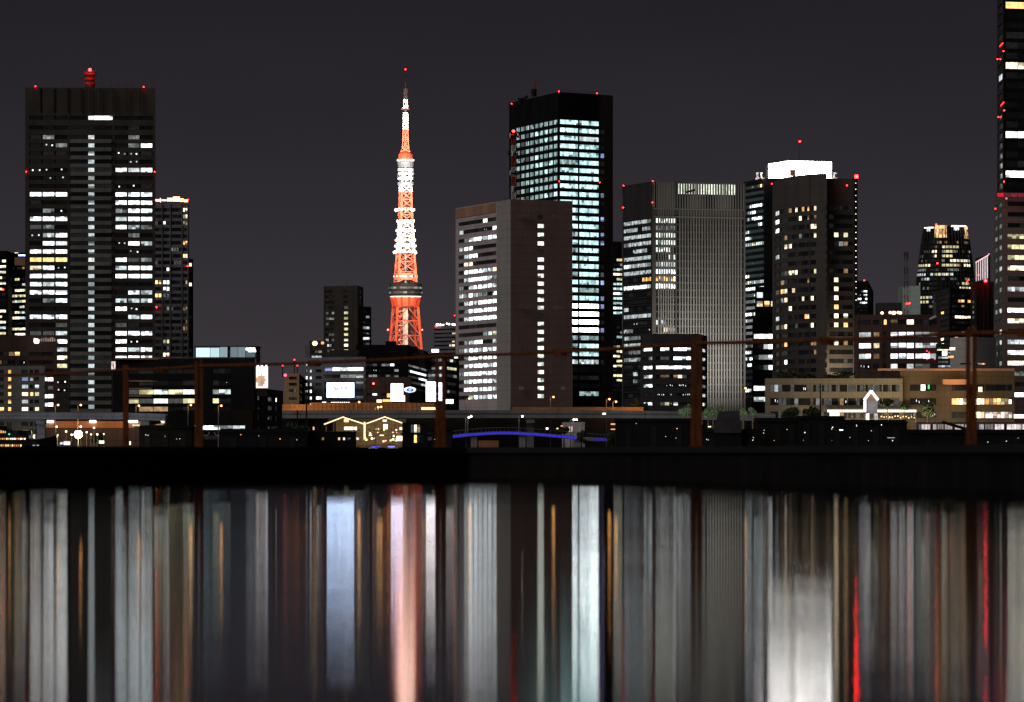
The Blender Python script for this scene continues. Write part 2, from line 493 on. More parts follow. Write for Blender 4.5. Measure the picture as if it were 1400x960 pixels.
t.links.new(fr.outputs[0], mix.inputs[0]); t.links.new(df.outputs[0], mix.inputs[1]); t.links.new(gl.outputs[0], mix.inputs[2])
t.links.new(mix.outputs[0], o_.inputs[0])
sheet('water', [(-60000, -60), (60000, -60), (60000, 905), (-60000, 905)], 0.0, wm)

mb = MB()
mb.face([(-60000, 900, GZ), (60000, 900, GZ), (60000, 90000, GZ), (-60000, 90000, GZ)], M['asphalt'])
mb.face([(-60000, 900, -1), (60000, 900, -1), (60000, 900, GZ), (-60000, 900, GZ)], M['wet_concrete'])
solo('ground', mb, None, None, kind='structure')

# breakwater between the camera and the harbour
JT = .75
front = [(-420, 60), (-130, 84), (0, 97), (240, 109), (430, 114), (640, 117), (840, 111), (1000, 99), (1200, 88), (1400, 76), (1560, 68), (1900, 56)]
back = [(1900, 96), (1400, 100), (952, 113), (602, 129), (272, 142), (0, 158), (-420, 170)]
fp = [(X(p, Y), Y) for p, Y in front]; bpts = [(X(p, Y), Y) for p, Y in back]
T = thing('breakwater', 'long low wet concrete breakwater lying dark across the water', 'breakwater', (0, 115, 0))
mb = MB(); mb.prism(fp + bpts, -1.0, JT - .14, M['wet_concrete']); part('wall', mb, T)
mb = MB(); mb.prism(offset_poly(fp + bpts, .12), JT - .14, JT, M['dark_steel']); part('capping', mb, T)

# rusty railing on the breakwater
FEN = [(-160, 168), (-20, 152), (172, 139), (272, 133), (602, 121), (952, 107), (1328, 97), (1480, 93)]
T = thing('railing', 'rusty orange steel railing of twin uprights and one pipe on the breakwater', 'railing', (0, 120, JT))
wid = {172: .16, 272: .25, 602: .27, 952: .25, 1328: .22}
tops = {172: 499, 272: 491, 602: 484, 952: 458, 1328: 446}
for i, (px, Y) in enumerate(FEN):
    x = X(px, Y); w = wid.get(px, .25); zt = Z(tops[px], Y) if px in tops else 3.25
    mb = MB()
    if w > .2:
        h = JT + (zt - JT)*.50
        for s in (-1, 1):
            mb.box(x + s*w*.30 - w*.19, x + s*w*.30 + w*.19, Y - .06, Y + .06, JT - .02, zt - (.06 if s < 0 else 0), M['rust'])
        mb.box(x - w*.46, x + w*.46, Y - .045, Y + .045, JT, h, M['rust'])
        mb.box(x - w*.62, x + w*.62, Y - .16, Y + .16, JT, JT + .035, M['rust'])
    else:
        mb.box(x - w*.5, x + w*.5, Y - .06, Y + .06, JT - .02, zt, M['rust'])
        mb.box(x - w*.9, x + w*.9, Y - .16, Y + .16, JT, JT + .035, M['rust'])
    part('post', mb, T)
rail_py = {-160: 517, -20: 513, 172: 505, 272: 500, 602: 487, 952: 469, 1328: 455, 1480: 447}
for (p0, Y0), (p1, Y1) in zip(FEN[:-1], FEN[1:]):
    a = Vector(W(p0, rail_py[p0], Y0)); b = Vector(W(p1, rail_py[p1], Y1))
    sag = .03 + .001*(b - a).length
    mb = MB(); K = 8
    pts = [a.lerp(b, k/K) - Vector((0, 0, sag*4*(k/K)*(1 - k/K))) for k in range(K + 1)]
    for k in range(K): mb.bar(pts[k], pts[k+1], .043, M['rust'], 8)
    part('rail', mb, T)
    mb = MB(); c = a.lerp(b, .985); c2 = a.lerp(b, .5) - Vector((0, 0, sag))
    mb.box(c2.x - .16, c2.x + .16, c2.y - .07, c2.y + .07, c2.z - .10, c2.z + .06, M['rust']); part('coupling', mb, T)

# ------------------------------------------------------------------ tall towers
# 1 broad office tower on the left
LP = {1: '...', 2: '.-.', 3: '.:-', 4: '...', 5: '...', 6: ':::', 7: '.::', 8: '...', 9: '###', 10: '...', 11: '.-:', 12: '###', 13: 's-.', 14: ':=#',
      15: '.#=', 16: '###', 17: 'ooo', 18: 'w#:', 19: '###', 20: '#=#', 21: '###', 22: '.-#', 23: '...', 24: '###', 25: '..s', 26: 'ss=', 27: '=-#',
      28: '-s=', 29: 's-w', 30: '..y', 31: '...', 32: '..:', 33: '.::', 34: '...', 35: '.:.', 36: '...'}
RP = {1: '...', 2: '.-.', 3: '.-#', 4: '::.', 5: '.:.', 6: '#=#', 7: '...', 8: '::.', 9: '###', 10: '###', 11: '-##', 12: '=##', 13: '#=-', 14: '.-.',
      15: ':#=', 16: '.:.', 17: '#s-', 18: '=##', 19: '###', 20: '...', 21: '.#=', 22: '===', 23: '#:.', 24: '.=#', 25: 's..', 26: '###', 27: '#:.',
      28: '#=#', 29: '###', 30: '...', 31: '#..', 32: '.=.', 33: '...', 34: '.:.', 35: '...', 36: '...'}
CP = {k: '.=.' for k in range(2, 37)}; CP[0] = '.##'; CP[1] = '...'
t1 = tower('office_tower', 'broad brown office tower with one lit window column up its dark middle', 'skyscraper', [(36, 120), (211, 120.5)], 2140,
     dict(ys=[161, 174.5] + [187.5 + 11.17*k for k in range(35)], n=37, h=1, pitch=5.6), {0: [
        dict(px=(40, 92.8), n=3, pat={**LP, 0: '...'}, gap=.13), dict(px=(94.7, 154), n=[26, 8.5, 25], pat=CP, gap=.02, name='core_window_band'),
        dict(px=(157, 209), n=3, pat={**RP, 0: '...'}, gap=.13)]}, 'concrete_dark', depth=48, seed=3,
     beacons=[(48.5, 118), (196.5, 119), (36, 235), (211.5, 235)])
T = t1['root']
for px in (55.5, 74, 92.8, 111, 124, 138, 155, 173.5, 191.5):    # cladding joints of the blank crown
    mb = MB(); x = X(px, 2140); mb.box(x - .2, x + .2, 2139.2, 2139.6, Z(154, 2140), Z(121, 2140), M['dark_steel']); part('crown_joint', mb, T)
ys = [187.5 + 11.17*k for k in range(34)]
for k, yy in enumerate(ys):      # paler spandrels of the recessed middle, light from inside painted into their tone
    mb = MB(); z0, z1 = Z(yy + 11.17 - 2.95, 2140), Z(yy + 2.95, 2140)
    mb.box(X(96.5, 2140), X(152.5, 2140), 2139.3, 2139.52, z0, z1, M['concrete_grey']); part('spandrel_panel', mb, T)
Y = 2155
mb = MB(); x = X(123, Y)
for i, (a, b, r) in enumerate([(120, 116, 6.6), (116, 113.5, 7.6), (113.5, 109.5, 6.2), (109.5, 107, 7.8), (107, 102.5, 6.6), (102.5, 98.5, 9)]):
    mb.cyl(x, Y, Z(a, Y), Z(b, Y) , r*Y/F, r*Y/F*1.03, M['red_paint' if i % 2 else 'redbrown'], 16)
mb.cyl(x, Y, Z(98.5, Y), Z(84, Y), .25, .1, M['dark_steel'], 6)
part('mast_drum', mb, T)
beacon(T, 123, 95.5, Y - 6, r=1.25, col=(40, .5, .45))
for px in (87, 140, 152, 162, 173, 181): pole(T, px, 112 + (px % 5), 121, 2150, .5, 'dark_steel')
spot(W(123, 90, Y - 14), W(123, 112, Y), 2500, (1, .08, .05), 60)

# 2 slim residential tower behind it
t2 = tower('apartment_tower', 'slim dark apartment tower with glowing orange roof edge beside the broad office tower', 'skyscraper', [(205, 278), (257.5, 278)], 2600,
     dict(y0=287, pitch=9.0, n=30, h=.55), {0: [dict(px=(207, 221), n=3, dens=.10, pal='-so', gap=.3), dict(px=(222.5, 232), n=2, dens=.30, pal='w#=sy-', gap=.35),
        dict(px=(234, 248), n=4, dens=.09, pal='ds-', gap=.3), dict(px=(250, 256.5), n=2, dens=.27, pal='wdyo', gap=.35)]}, 'blue_grey', depth=30, seed=8)
tower('', '', '', [(257.8, 354), (263, 354)], 2606, dict(y0=362, pitch=9, n=22, h=.5), {0: [dict(px=(258.6, 262), n=1, dens=.12, pal='w-')]}, 'dark_grey', depth=24, seed=9, into=t2['root'])
T = t2['root']
rng = random.Random(5)
for px in (207, 221.8, 233, 249, 257): 
    mb = MB(); x = X(px, 2600); mb.box(x - .25, x + .25, 2598.9, 2599.4, Z(560, 2600), Z(278.3, 2600), M['concrete_grey']); part('pilaster', mb, T)
for a, b, y0, y1 in ((211, 218, 272.5, 275.5), (218.6, 220, 271, 276.5), (220.6, 228, 273, 275), (228.6, 236, 270.5, 275.5), (236.6, 246, 269, 275.5), (246.6, 251, 271.5, 276), (251.4, 257, 273, 276.5)):
    glow_panel(T, a, b, y0, y1, 2599, (4.2, 1.5 + rng.random(), .7 + .9*rng.random()), 'roof_lightbox')
beacon(T, 213, 274, 2598); beacon(T, 257, 273, 2598); beacon(T, 256.5, 364, 2598, r=.5); beacon(T, 214, 420, 2597, r=.6)

# 3 striped slab in the middle
lp = {}
base = ['.....#..', '=....:.#', '.-=##=##', '=##.....', '.=##....', '.ww.....', '.####==w', '.=####=-', '-.=####=', '=-#=--.#', '.=#=####', '.-######', '.=######', '........', '.....-=y',
        '.-=##..=', '-=##=#=#', '.-######', '.=####=#', '-#######', '.=#####=', '.###=##=', '..=#==##', '........', '........', '....#..=']
t3 = tower('office_slab', 'brown tiled office slab with striped left flank in the middle of the skyline', 'skyscraper', [(624.5, 285), (681, 275.8), (698.8, 272.5), (780.8, 275)], 2000,
     dict(ys=[296, 308, 320] + [332 + 11.02*k for k in range(20)], n=23, h=1, pitch=5.4), {
        0: [dict(u=(.06, .985), n=8, pat=base, gap=.17)],
        2: [dict(px=(734.5, 743.2), n=1, pat=['.', 'g', 'g', 'w'] + ['.'] + list('ggggggg') + ['.'] + list('gggggggggggggg'), gap=.02, name='stair_window')]},
     'brown_tile', ref=2, depth=40, fm={0: 'pinkish', 1: 'grey_panel', 2: 'brown_tile'}, seed=11)
T = t3['root']
for a, b, y in ((707, 723.5, 294.5), (754, 770.5, 295.5), (708, 724.5, 420), (756, 771.5, 420.5), (709, 716, 531), (767, 773, 531)):
    mb = MB(); Yv = 1999.3
    mb.box(X(a, Yv), X(b, Yv), Yv - .25, Yv, Z(y + 2.4, Yv), Z(y - 2.4, Yv), M['redbrown'])
    for k in range(8):
        xx = X(a + (b - a)*(k + .5)/8, Yv); mb.box(xx - .12, xx + .12, Yv - .35, Yv - .25, Z(y + 2.4, Yv), Z(y - 2.4, Yv), M['brown_tile'])
    part('vent_grille', mb, T)
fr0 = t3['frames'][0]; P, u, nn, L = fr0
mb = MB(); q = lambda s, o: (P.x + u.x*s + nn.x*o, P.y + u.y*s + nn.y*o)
mb.prism([q(.4, .75), q(L - 1, .75), q(L - 1, .46), q(.4, .46)], Z(287, 2000), Z(273.6, 2000), M['copper']); part('crown_panel', mb, T)  # copper colour painted in for the pink glow reflected along the crown
for k, (px, h) in enumerate(((694, 271), (690.5, 268.5), (714, 273), (724, 272))): pole(T, px, h - 2, 276, 2006, .6, 'dark_steel')

# 4 red and white radio mast on its roof
Y = 2012
T = thing('radio_mast', 'red and white lattice radio mast on the roof of the brown office slab', 'mast', (X(702, Y), Y, Z(274, Y)))
segs = [(274, 255, 'white_paint'), (255, 242, 'red_paint'), (242, 229, 'white_paint'), (229, 214, 'red_paint'), (214, 199, 'white_paint'), (199, 184, 'red_paint')]
for a, b, m_ in segs:
    mb = MB(); r = 2.6*Y/F; cx = X(702, Y); za, zb_ = Z(a, Y), Z(b, Y)
    cs = [(cx - r, Y - r), (cx + r, Y - r), (cx + r, Y + r), (cx - r, Y + r)]
    for i in range(4):
        x0, y0 = cs[i]; x1, y1 = cs[(i+1) % 4]
        mb.bar((x0, y0, za), (x0, y0, zb_), .28, M[m_]); mb.bar((x0, y0, zb_), (x1, y1, zb_), .18, M[m_])
        zm = (za + zb_)/2; mb.bar((x0, y0, za), (x1, y1, zm), .16, M[m_]); mb.bar((x1, y1, zm), (x0, y0, zb_), .16, M[m_])
    mb.cyl(cx, Y, za, zb_, r*.45, r*.45, M[m_], 8)
    part('lattice_section', mb, T)
rng = random.Random(4)
for yy, w in ((187, 8), (211, 8), (238, 7), (260, 6)):
    mb = MB(); cx = X(702, Y); zz = Z(yy, Y); mb.cyl(cx, Y, zz, zz + .4, w*Y/F*.75, w*Y/F*.75, M['dark_steel'], 10)
    for k in range(5):
        a = 2*math.pi*k/5 + rng.random(); rr = w*Y/F*.8
        mb.cyl(cx + rr*math.cos(a), Y + rr*math.sin(a), zz - .6, zz + 1.4, .35, .35, M['white_paint' if k % 3 == 0 else 'dark_steel'], 6)
    part('antenna_platform', mb, T)
beacon(T, 702, 179.5, Y, r=1.0)

# 5 dark glass tower with teal floors
rp = ['tt', 'tt', 't=', 'tt', 'tt', 'Tt', 'tt', 'tt', 'tt', 'tt', 'tt', 'tt', 'tt', 'tt', 'Tt', 'tt', 'Tt', 'tt', 'tt', 'Tt', 'tt', 'tT', 'tt', 'WW', 'WW', 'WW', 'WW', 'TT', 'Tt', 'tt', '==', '..', '..', '..', '.T']
rng = random.Random(2)
lpat = []
for k in range(12):
    lpat.append('.' + ''.join(rng.choice('TTTTtTT') if j > 2 else rng.choice('TTs') for j in range(9)))
t5 = tower('glass_tower', 'tallest black glass tower with rows of teal lit floors below a dark crown', 'skyscraper', [(697.5, 141), (764, 126), (819, 129.5), (836.5, 130.8)], 2500,
     dict(y0=166.3, pitch=10.93, n=35, h=.55), {0: [dict(u=(.03, .985), n=10, pat={k: (lpat[k] if k < 12 else '..........') for k in range(35)}, gap=.32)],
        1: [dict(px=(765, 790), n=2, pat=[r[0]*2 for r in rp], gap=.02), dict(px=(791.5, 818.5), n=2, pat=[r[1]*2 for r in rp], gap=.02)],
        2: [dict(px=(820.5, 825.5), n=1, pat={4: 'b', 9: 'b', 12: 'b', 14: 'b', 15: 'b', 19: 's', 20: 'b', 22: 'b', 23: 'b', 26: 'b'}, dens=.0, gap=.02)]},
     'black_metal', ref=1, depth=30, fm={2: 'brown_side', 3: 'brown_side'}, seed=21,
     beacons=[(764, 125), (816, 127.5), (764.5, 248), (820, 249.5)])
T = t5['root']
beacon(T, 699.5, 142, 2574)
Y = 2540
mb = MB(); b0 = Vector(W(730, 132, Y)); b1 = Vector(W(730.5, 114, Y)); b2 = Vector(W(738, 105, Y))
mb.bar(b0, b1, .6, M['red_paint'], 6); mb.bar(b1, b2, .35, M['red_paint'], 6, .2); mb.bar(b0, b0 + Vector((0, 0, 4)), 1.6, M['dark_steel'], 8)
part('roof_crane', mb, T)
mb = MB(); b0 = Vector(W(711, 138, Y)); mb.bar(b0, W(722, 131.5, Y), .7, M['dark_steel'], 6); mb.bar(b0 - Vector((0, 0, 2)), b0 + Vector((0, 0, 1.5)), 1.2, M['dark_steel'], 8); part('window_cleaning_crane', mb, T)
for k in range(18):
    P, u, nn, L = t5['frames'][1]; s = L*(k + .5)/18
    mb = MB(); mb.bar((P.x + u.x*s, P.y + u.y*s + 1, t5['ztop'] - .2), (P.x + u.x*s, P.y + u.y*s + 1, t5['ztop'] + 1.5), .12, M['dark_steel']); part('parapet_post', mb, T)

# 6 narrow tower in the gap
tower('narrow_tower', 'narrow distant tower with closely stacked lit floors in the gap beside the teal glass tower', 'skyscraper', [(832, 330), (858, 331)], 3100,
     dict(y0=355, pitch=6.6, n=28, h=.5), {0: [dict(px=(838, 852.5), n=3, pat={0: '.wo', 1: '..=', 2: '==t', 3: 'www', 4: '.yy', 5: 'ttt', 6: '=tt', 7: '##=', 8: 'ttt', 9: 'tT=', 10: '##t', 11: 'ttt', 12: '...', 13: '...', 14: '...', 15: '..T', 16: '.TT', 17: '...', 18: 'sy.', 19: '.yw', 20: 'wy.', 21: '.yw', 22: 'wwy', 23: '...', 24: 'yyw', 25: '.yy', 26: '...', 27: '...'}, gap=.1)]}, 'dark_grey', depth=30, seed=6)

# 7 grid fronted office block
gl_ = ['=====-', '===.=-', '======', '-=====', '..===.', '======', '#====-', '======', '....oo', '#####=', '......', '......', '=.....', '======', '..:...', '=-...:', '=---#.', '======', '.---ss', '-==-==', '......', '..=...', '..-.=.', '......', '......']
gr_ = ['gggggggg', '---s----', 'gggggggg', 'g=g=gggg', 'gggggg..', '.....gsg', '========', '########', 'oo-oo-ow', '########', '........', '.......:', '........', '..s.....', '=.=-....', '...ww---', '========', '-wwwwww-', '########', '........', '........', '........', '........', '........', '........']
t7 = tower('grid_office_block', 'grey office block with a fine grid front and a lit louvre strip under its roof', 'skyscraper', [(852, 254.5), (892.3, 248), (1017.4, 250.6)], 2200,
     dict(y0=301.5, pitch=9.95, n=25, h=.80), {0: [dict(u=(.03, .97), n=6, pat=gl_, gap=.03, ph=.66, dim=.7)],
        1: [dict(px=(896.5, 923), n=8, pat=gr_, gap=.02, ph=.8, fin=.5, finp=.18, finm='taupe', name='lit_window_band'), dict(px=(925, 1016.5), n=24, dens=0, gap=.02, fin=.52, finp=.18, finm='taupe')]},
     'taupe', ref=1, depth=40, fm={0: 'dark_grey', 1: 'taupe_dark'}, seed=31, beacons=[(852.5, 254), (892.5, 247.5), (892, 277), (852, 284)])
T = t7['root']; P, u, nn, L = t7['frames'][1]
def on(P, u, nn, s, o): return (P.x + u.x*s + nn.x*o, P.y + u.y*s + nn.y*o)
mb = MB(); s0, s1 = t7['u_of'](1, 926.5), t7['u_of'](1, 1006)
K = 22
for k in range(K):
    a = s0 + (s1 - s0)*k/K; b = s0 + (s1 - s0)*(k + 1)/K
    q = lambda s, z: on(P, u, nn, s, .54) + (z,)
    f_ = 1.1 + .35*math.sin(k*1.7) + .3*(k > 6)
    mb.face([q(a + .12, Z(264.5, 2200)), q(b - .12, Z(264.5, 2200)), q(b - .12, Z(250.5, 2200)), q(a + .12, Z(250.5, 2200))], GLOW, (.92*f_, 1.0*f_, .80*f_))
part('lit_louvre', mb, T)
mb = MB(); mb.prism([on(P, u, nn, .3, .49), on(P, u, nn, L - .3, .49), on(P, u, nn, L - .3, .40), on(P, u, nn, .3, .40)], Z(285, 2200), Z(249.3, 2200), M['black_metal']); part('louvre_backing', mb, T)
mb = MB()
for k in range(36):
    s = L*(k + .5)/36
    mb.prism([on(P, u, nn, s - .27, .66), on(P, u, nn, s + .27, .66), on(P, u, nn, s + .27, .40), on(P, u, nn, s - .27, .40)], Z(286, 2200), Z(248.6, 2200), M['taupe'])
part('louvre_fin_grille', mb, T)
for yy in (285.3, 296): 
    mb = MB(); mb.prism([on(P, u, nn, .2, .75), on(P, u, nn, L - .2, .75), on(P, u, nn, L - .2, .42), on(P, u, nn, .2, .42)], Z(yy + .8, 2200), Z(yy - .8, 2200), M['taupe']); part('string_course', mb, T)
beacon(T, 940.5, 262, 2197, r=.5)
mb = MB(); mb.bar(W(938, 263, 2196), W(951, 259.5, 2196), .5, M['redbrown'], 6); part('gondola', mb, T)

# 8 black tower with the white glowing crown
t8 = tower('crowned_tower', 'black tower with a blazing white box crown behind the curved hotel', 'skyscraper', [(1018, 249), (1046, 243.7), (1171, 244.5)], 2350,
     dict(y0=253, pitch=8.75, n=34, h=.5), {0: [dict(u=(.04, .97), n=9, pat={0: '..:.-o.', 1: '.', 2: '.', 3: '..######.', 4: '.-=##....', 5: '.=.#####.', 6: '......=#.', 7: '=.......', 8: '##=......', 9: '===yy====', 12: '..:.....', 14: '##.......', 15: 'yy=======', 16: '#########', 17: '....=====', 18: '....-.o-.', 20: '###.==.=.', 21: '=........', 25: '=..-.....', 26: '##=......', 27: '=.##.....', 28: '.##......', 32: '##=......'}, dens=.03, gap=.3)]},
     'black_metal', ref=1, depth=40, seed=41, beacons=[(1034, 245), (1077, 243.5), (1055.5, 251.5), (1159.5, 252.5)])
T = t8['root']
Y = 2352
pts = [(1051, 224.0, 1.011), (1079, 219.3, 1.0), (1136.5, 221.2, 1.004)]
zt = Z(219.3, Y)
pl = [(X(a, Y*k), Y*k) for a, b, k in pts]; yb = max(p[1] for p in pl) + 26
pl += [(pl[-1][0], yb), (pl[0][0], yb)]
mb = MB(); mb.prism(pl, Z(246, Y), zt, M['white_wall'])
pl2 = offset_poly(pl, .15)
for i in range(2):
    a, b = pl2[i], pl2[i+1]; K = 6 if i else 4
    for k in range(K):
        s0, s1 = (k + .01)/K, (k + .99)/K
        p = lambda s, z: (a[0] + (b[0]-a[0])*s, a[1] + (b[1]-a[1])*s, z)
        v = 24 if i else 18
        mb.face([p(s0, Z(246, Y)), p(s1, Z(246, Y)), p(s1, zt - .3), p(s0, zt - .3)], LAMP, (v, v*.985, v*.93))
part('lit_crown', mb, T)
mb = MB(); mb.box(X(1079.6, Y), X(1087.5, Y), Y - 1.2, Y - .3, Z(241, Y), Z(232, Y), M['copper']); part('crown_hatch', mb, T)
pole(T, 1093, 195, 220, Y + 8, .5, 'dark_steel'); beacon(T, 1093.5, 193.5, Y + 8, r=.75)
for px in (1036, 1041.5, 1140):      # floodlit window-cleaning davits
    mb = MB(); a = Vector(W(px, 244, Y)); b = Vector(W(px - 1.5 + 3*(px > 1100), 236, Y)); mb.bar(a, b, .45, M['white_paint'], 6); mb.bar(b, b + Vector((.9, 0, -.6)), .4, M['white_paint'], 6)
    mb.bar(a - Vector((1.2, 0, 0)), a + Vector((1.6, 0, 0)), .35, M['white_paint'], 6); part('davit', mb, T)
    lamp_point(W(px, 240, Y - 5), 500, (1, 1, 1), 1.5)
# lower lit floors at its foot
tower('', '', '', [(1030, 434), (1058, 434)], 2330, dict(ys=[460, 474, 488.5, 502.5, 531, 546], n=6, h=1, pitch=6.4), {0: [dict(px=(1030.5, 1057.5), n=4, pat=['####', '..=#', '.--#', '..-#', '####', '====' ], gap=.03)]}, 'black_metal', depth=15, seed=7, into=T)
tower('', '', '', [(1033.5, 392), (1058, 392)], 2328, dict(ys=[403.5, 415.5], n=2, h=1, pitch=7.5), {0: [dict(px=(1034.5, 1043), n=1, pat=['#', 'w']), dict(px=(1045, 1052), n=1, pat=['.', 'o']), dict(px=(1054, 1058), n=1, pat=['.', 'w'])]}, 'black_metal', depth=12, base_py=434, seed=7, into=T)

# 9 curved hotel
roof = [(1057.5, 253), (1060, 247.5), (1067, 244.3), (1078, 242), (1092, 240), (1108, 238.3), (1129, 237)]
hrow = dict(y0=284, pitch=12.32, n=19, h=.5)
t9 = tower('curved_hotel', 'brown hotel tower with a curved front and scattered warm room windows', 'skyscraper', roof, 2080, hrow, {
     1: [dict(u=(.1, .95), n=1, pat={0: '=', 1: '#', 2: '#', 5: '=', 9: 's', 12: '='}, dens=.08, pal='=-s')],
     2: [dict(u=(.04, .97), n=2, pat={3: '.d', 4: '.w', 7: '.s', 8: 'd.', 9: 'oy', 10: '-w', 13: 'dw', 15: '.o', 17: '.#'}, dens=.06, pal='wd-s', gap=.16)],
     3: [dict(u=(.03, .98), n=3, pat={0: 'd.w', 4: 'w..', 6: '...', 9: '.w.', 11: 'w..', 13: '..s'}, dens=.08, pal='wod', gap=.16)],
     4: [dict(u=(.03, .98), n=4, pat={0: '.o.o', 3: '-...', 8: '...d', 10: '.w..', 12: '..ow'}, dens=.07, pal='wod', gap=.16)],
     5: [dict(px=(1108.6, 1117), n=2, pat={0: '.w', 1: '.d', 7: '.y', 8: '..', 10: 'w.', 13: 'w.', 17: '..'}, dens=.1, pal='wd', gap=.16)]},
     'hotel', ref=6, depth=26, seed=52)
T = t9['root']
tower('', '', '', [(1131.3, 244), (1168.5, 244.6)], 2086, hrow, {0: [dict(px=(1133.5, 1166), n=5, pat={0: '.....', 1: '.....', 2: '.....', 3: '.w.w.', 4: '..-d.', 5: '.....', 7: '...d.', 8: '.w...', 9: '.w...', 10: '.w...', 11: '.o...', 12: '.w.w.', 13: '.w.o.', 14: '.....', 15: '.w.d.', 16: '.....', 17: '...s.'}, gap=.14, dens=.03)]},
      'hotel', depth=24, seed=53, into=T)
for k in range(20):
    for dx in ((0,) if k % 2 else (0, )):
        beacon(T, 1170 + .02*k, 250.5 + 8.42*k, 2086, r=.36, col=(2.4, 2.2, 1.8))
spot(W(1150, 516, 2074), W(1150, 488, 2086), 16000, (1, .78, .5), 120, .9)
mb = MB(); mb.box(X(1168.6, 2086), X(1172.5, 2086), 2086.5, 2100, GZ, Z(243.5, 2086), M['black_metal']); part('lamp_pilaster', mb, T)
beacon(T, 1170.8, 241.3, 2097, r=1.5, col=(140, .5, .5)); beacon(T, 1158, 253.5, 2083, r=.55, col=(22, .3, .3))

# 10 right edge tower, running out of the frame
rws = [7, 20, 34, 48, 62, 76, 89.5, 103, 116, 130, 143, 157, 170, 184, 197, 211, 224, 238, 252]
rr = {0: 'ooo=', 6: 'w#ww', 13: '####', 17: '####'}
t10 = tower('corner_tower', 'dark tower cut by the frame with red lamps and a red band on its flank', 'skyscraper', [(1365, -61), (1373, -70), (1480, -67)], 1700,
     dict(ys=[-22, -8] + rws, n=21, h=1, pitch=9), {0: [dict(u=(.1, .9), n=1, dens=.03)], 1: [dict(px=(1374.5, 1476), n=6, pat={k + 2: (rr.get(k, '.')) for k in range(19)}, gap=.03)]}, 'black_metal', ref=1, depth=40, base_py=270, seed=61,
     fm={0: 'dark_grey'})
T = t10['root']
t10b = tower('', '', '', [(1360.5, 270), (1372, 263), (1480, 265)], 1697, dict(ys=[278.5, 293, 308] + [323 + 14.45*k for k in range(16)], n=19, h=1, pitch=6.2),
     {0: [dict(u=(.05, .45), n=1, dens=.5, pal='s-'), dict(u=(.55, .95), n=1, dens=.8, pal='=w-s')],
      1: [dict(px=(1377, 1476), n=6, pat={0: '.', 1: '.', 2: '.', 3: 'yyyy', 4: 'ywww', 5: 'ywwy', 6: 'wwww', 7: '.:..', 8: '====', 9: '.', 10: '####', 11: 'w###', 12: '.', 13: '=b##', 14: '####', 15: 'www#', 16: '-..-', 17: '.', 18: '#.'}, gap=.03)]}, 'brown_tile', ref=1, depth=42, seed=62, fm={0: 'concrete_grey'}, into=T)
Yq = 1693
mb = MB(); a = W(1362.5, 272, Yq); b = W(1372, 268.5, Yq)
mb.box(X(1362, Yq), X(1480, Yq), Yq - .6, Yq, Z(270, Yq), Z(263.5, Yq), M['dark_steel'])
for k in range(12):
    x0, x1 = X(1363 + 9.5*k, Yq), X(1363 + 9.5*k + 8.8, Yq); v = 1.0 if k < 1 else (.14 if k == 1 else .22)
    mb.face([(x0, Yq - .65, Z(269.3, Yq)), (x1, Yq - .65, Z(269.3, Yq)), (x1, Yq - .65, Z(264.2, Yq)), (x0, Yq - .65, Z(264.2, Yq))], GLOW, (v, .02, .035))
part('red_light_band', mb, T)
for px, py in ((1372, 70), (1363.8, 81), (1367.5, 81), (1373, 151), (1364.8, 160), (1368.2, 160), (1372.6, 248.5), (1376, 271.5), (1361, 285.5)): beacon(T, px, py, 1692, r=.36)
for px, py in ((1369, 61), (1370.3, 142)):
    mb = MB(); mb.bar(W(px - 2.3, py + 3, 1694), W(px + 2.3, py - 2.5, 1694), .22, GLOW, 6, glow=(5, .1, .1)); part('neon_tube', mb, T)

# 11 egg shaped tower far right
Y = 3000
T = thing('bulging_tower', 'dark bulging round tower with sloping crown of golden lights far behind the offices', 'skyscraper', (X(1297, Y), Y, GZ))
prof = [(308, 30), (322, 32), (345, 35.5), (370, 39), (395, 41.5), (430, 42.5), (480, 42), (560, 40)]
def pw(py):
    for (a, wa), (b, wb) in zip(prof[:-1], prof[1:]):
        if a <= py <= b: return wa + (wb - wa)*(py - a)/(b - a)
    return prof[-1][1]
def ering(py, k=1.0, n=40, a0=0, a1=2*math.pi, endp=False):
    r = pw(py)*Y/F*k; c = X(1296.5, Y); z = Z(py, Y)
    m = n + 1 if endp else n
    return [(c + r*math.cos(a0 + (a1 - a0)*i/n), Y + 20 + r*.8*math.sin(a0 + (a1 - a0)*i/n), z) for i in range(m)]
mb = MB(); pys = [560] + [480, 430, 395, 370, 345, 322, 308]
mb.loft([ering(p, .985) for p in pys], M['black_glass'])
rowsE = [330.5 + 6.3*k for k in range(26)]
for py in rowsE:
    ra = [(x, y, z) for x, y, z in ering(py + 1.9, 1.0)]; rb = ering(py + 4.2, 1.0)
    mb.loft([rb, ra], M['black_metal'])
part('wall', mb, T)
EP = {0: '..:..d.d...d....', 1: '......yyyyyy....', 2: '...ww.-yyy-....=', 3: '....w.yyyy......', 4: '.........ww=ww=.', 5: 'yyw...yyyyyd.ww.', 6: '--......---.....', 7: '==.=-y=wy=......', 8: '.-=.............', 9: '............yy..', 10: '...........yyyw.', 11: '.......=..-.....', 12: 'yyy=............', 13: '.yy...yyywyyyy..', 14: '....:...........', 15: '..............-.'}
rng = random.Random(14)
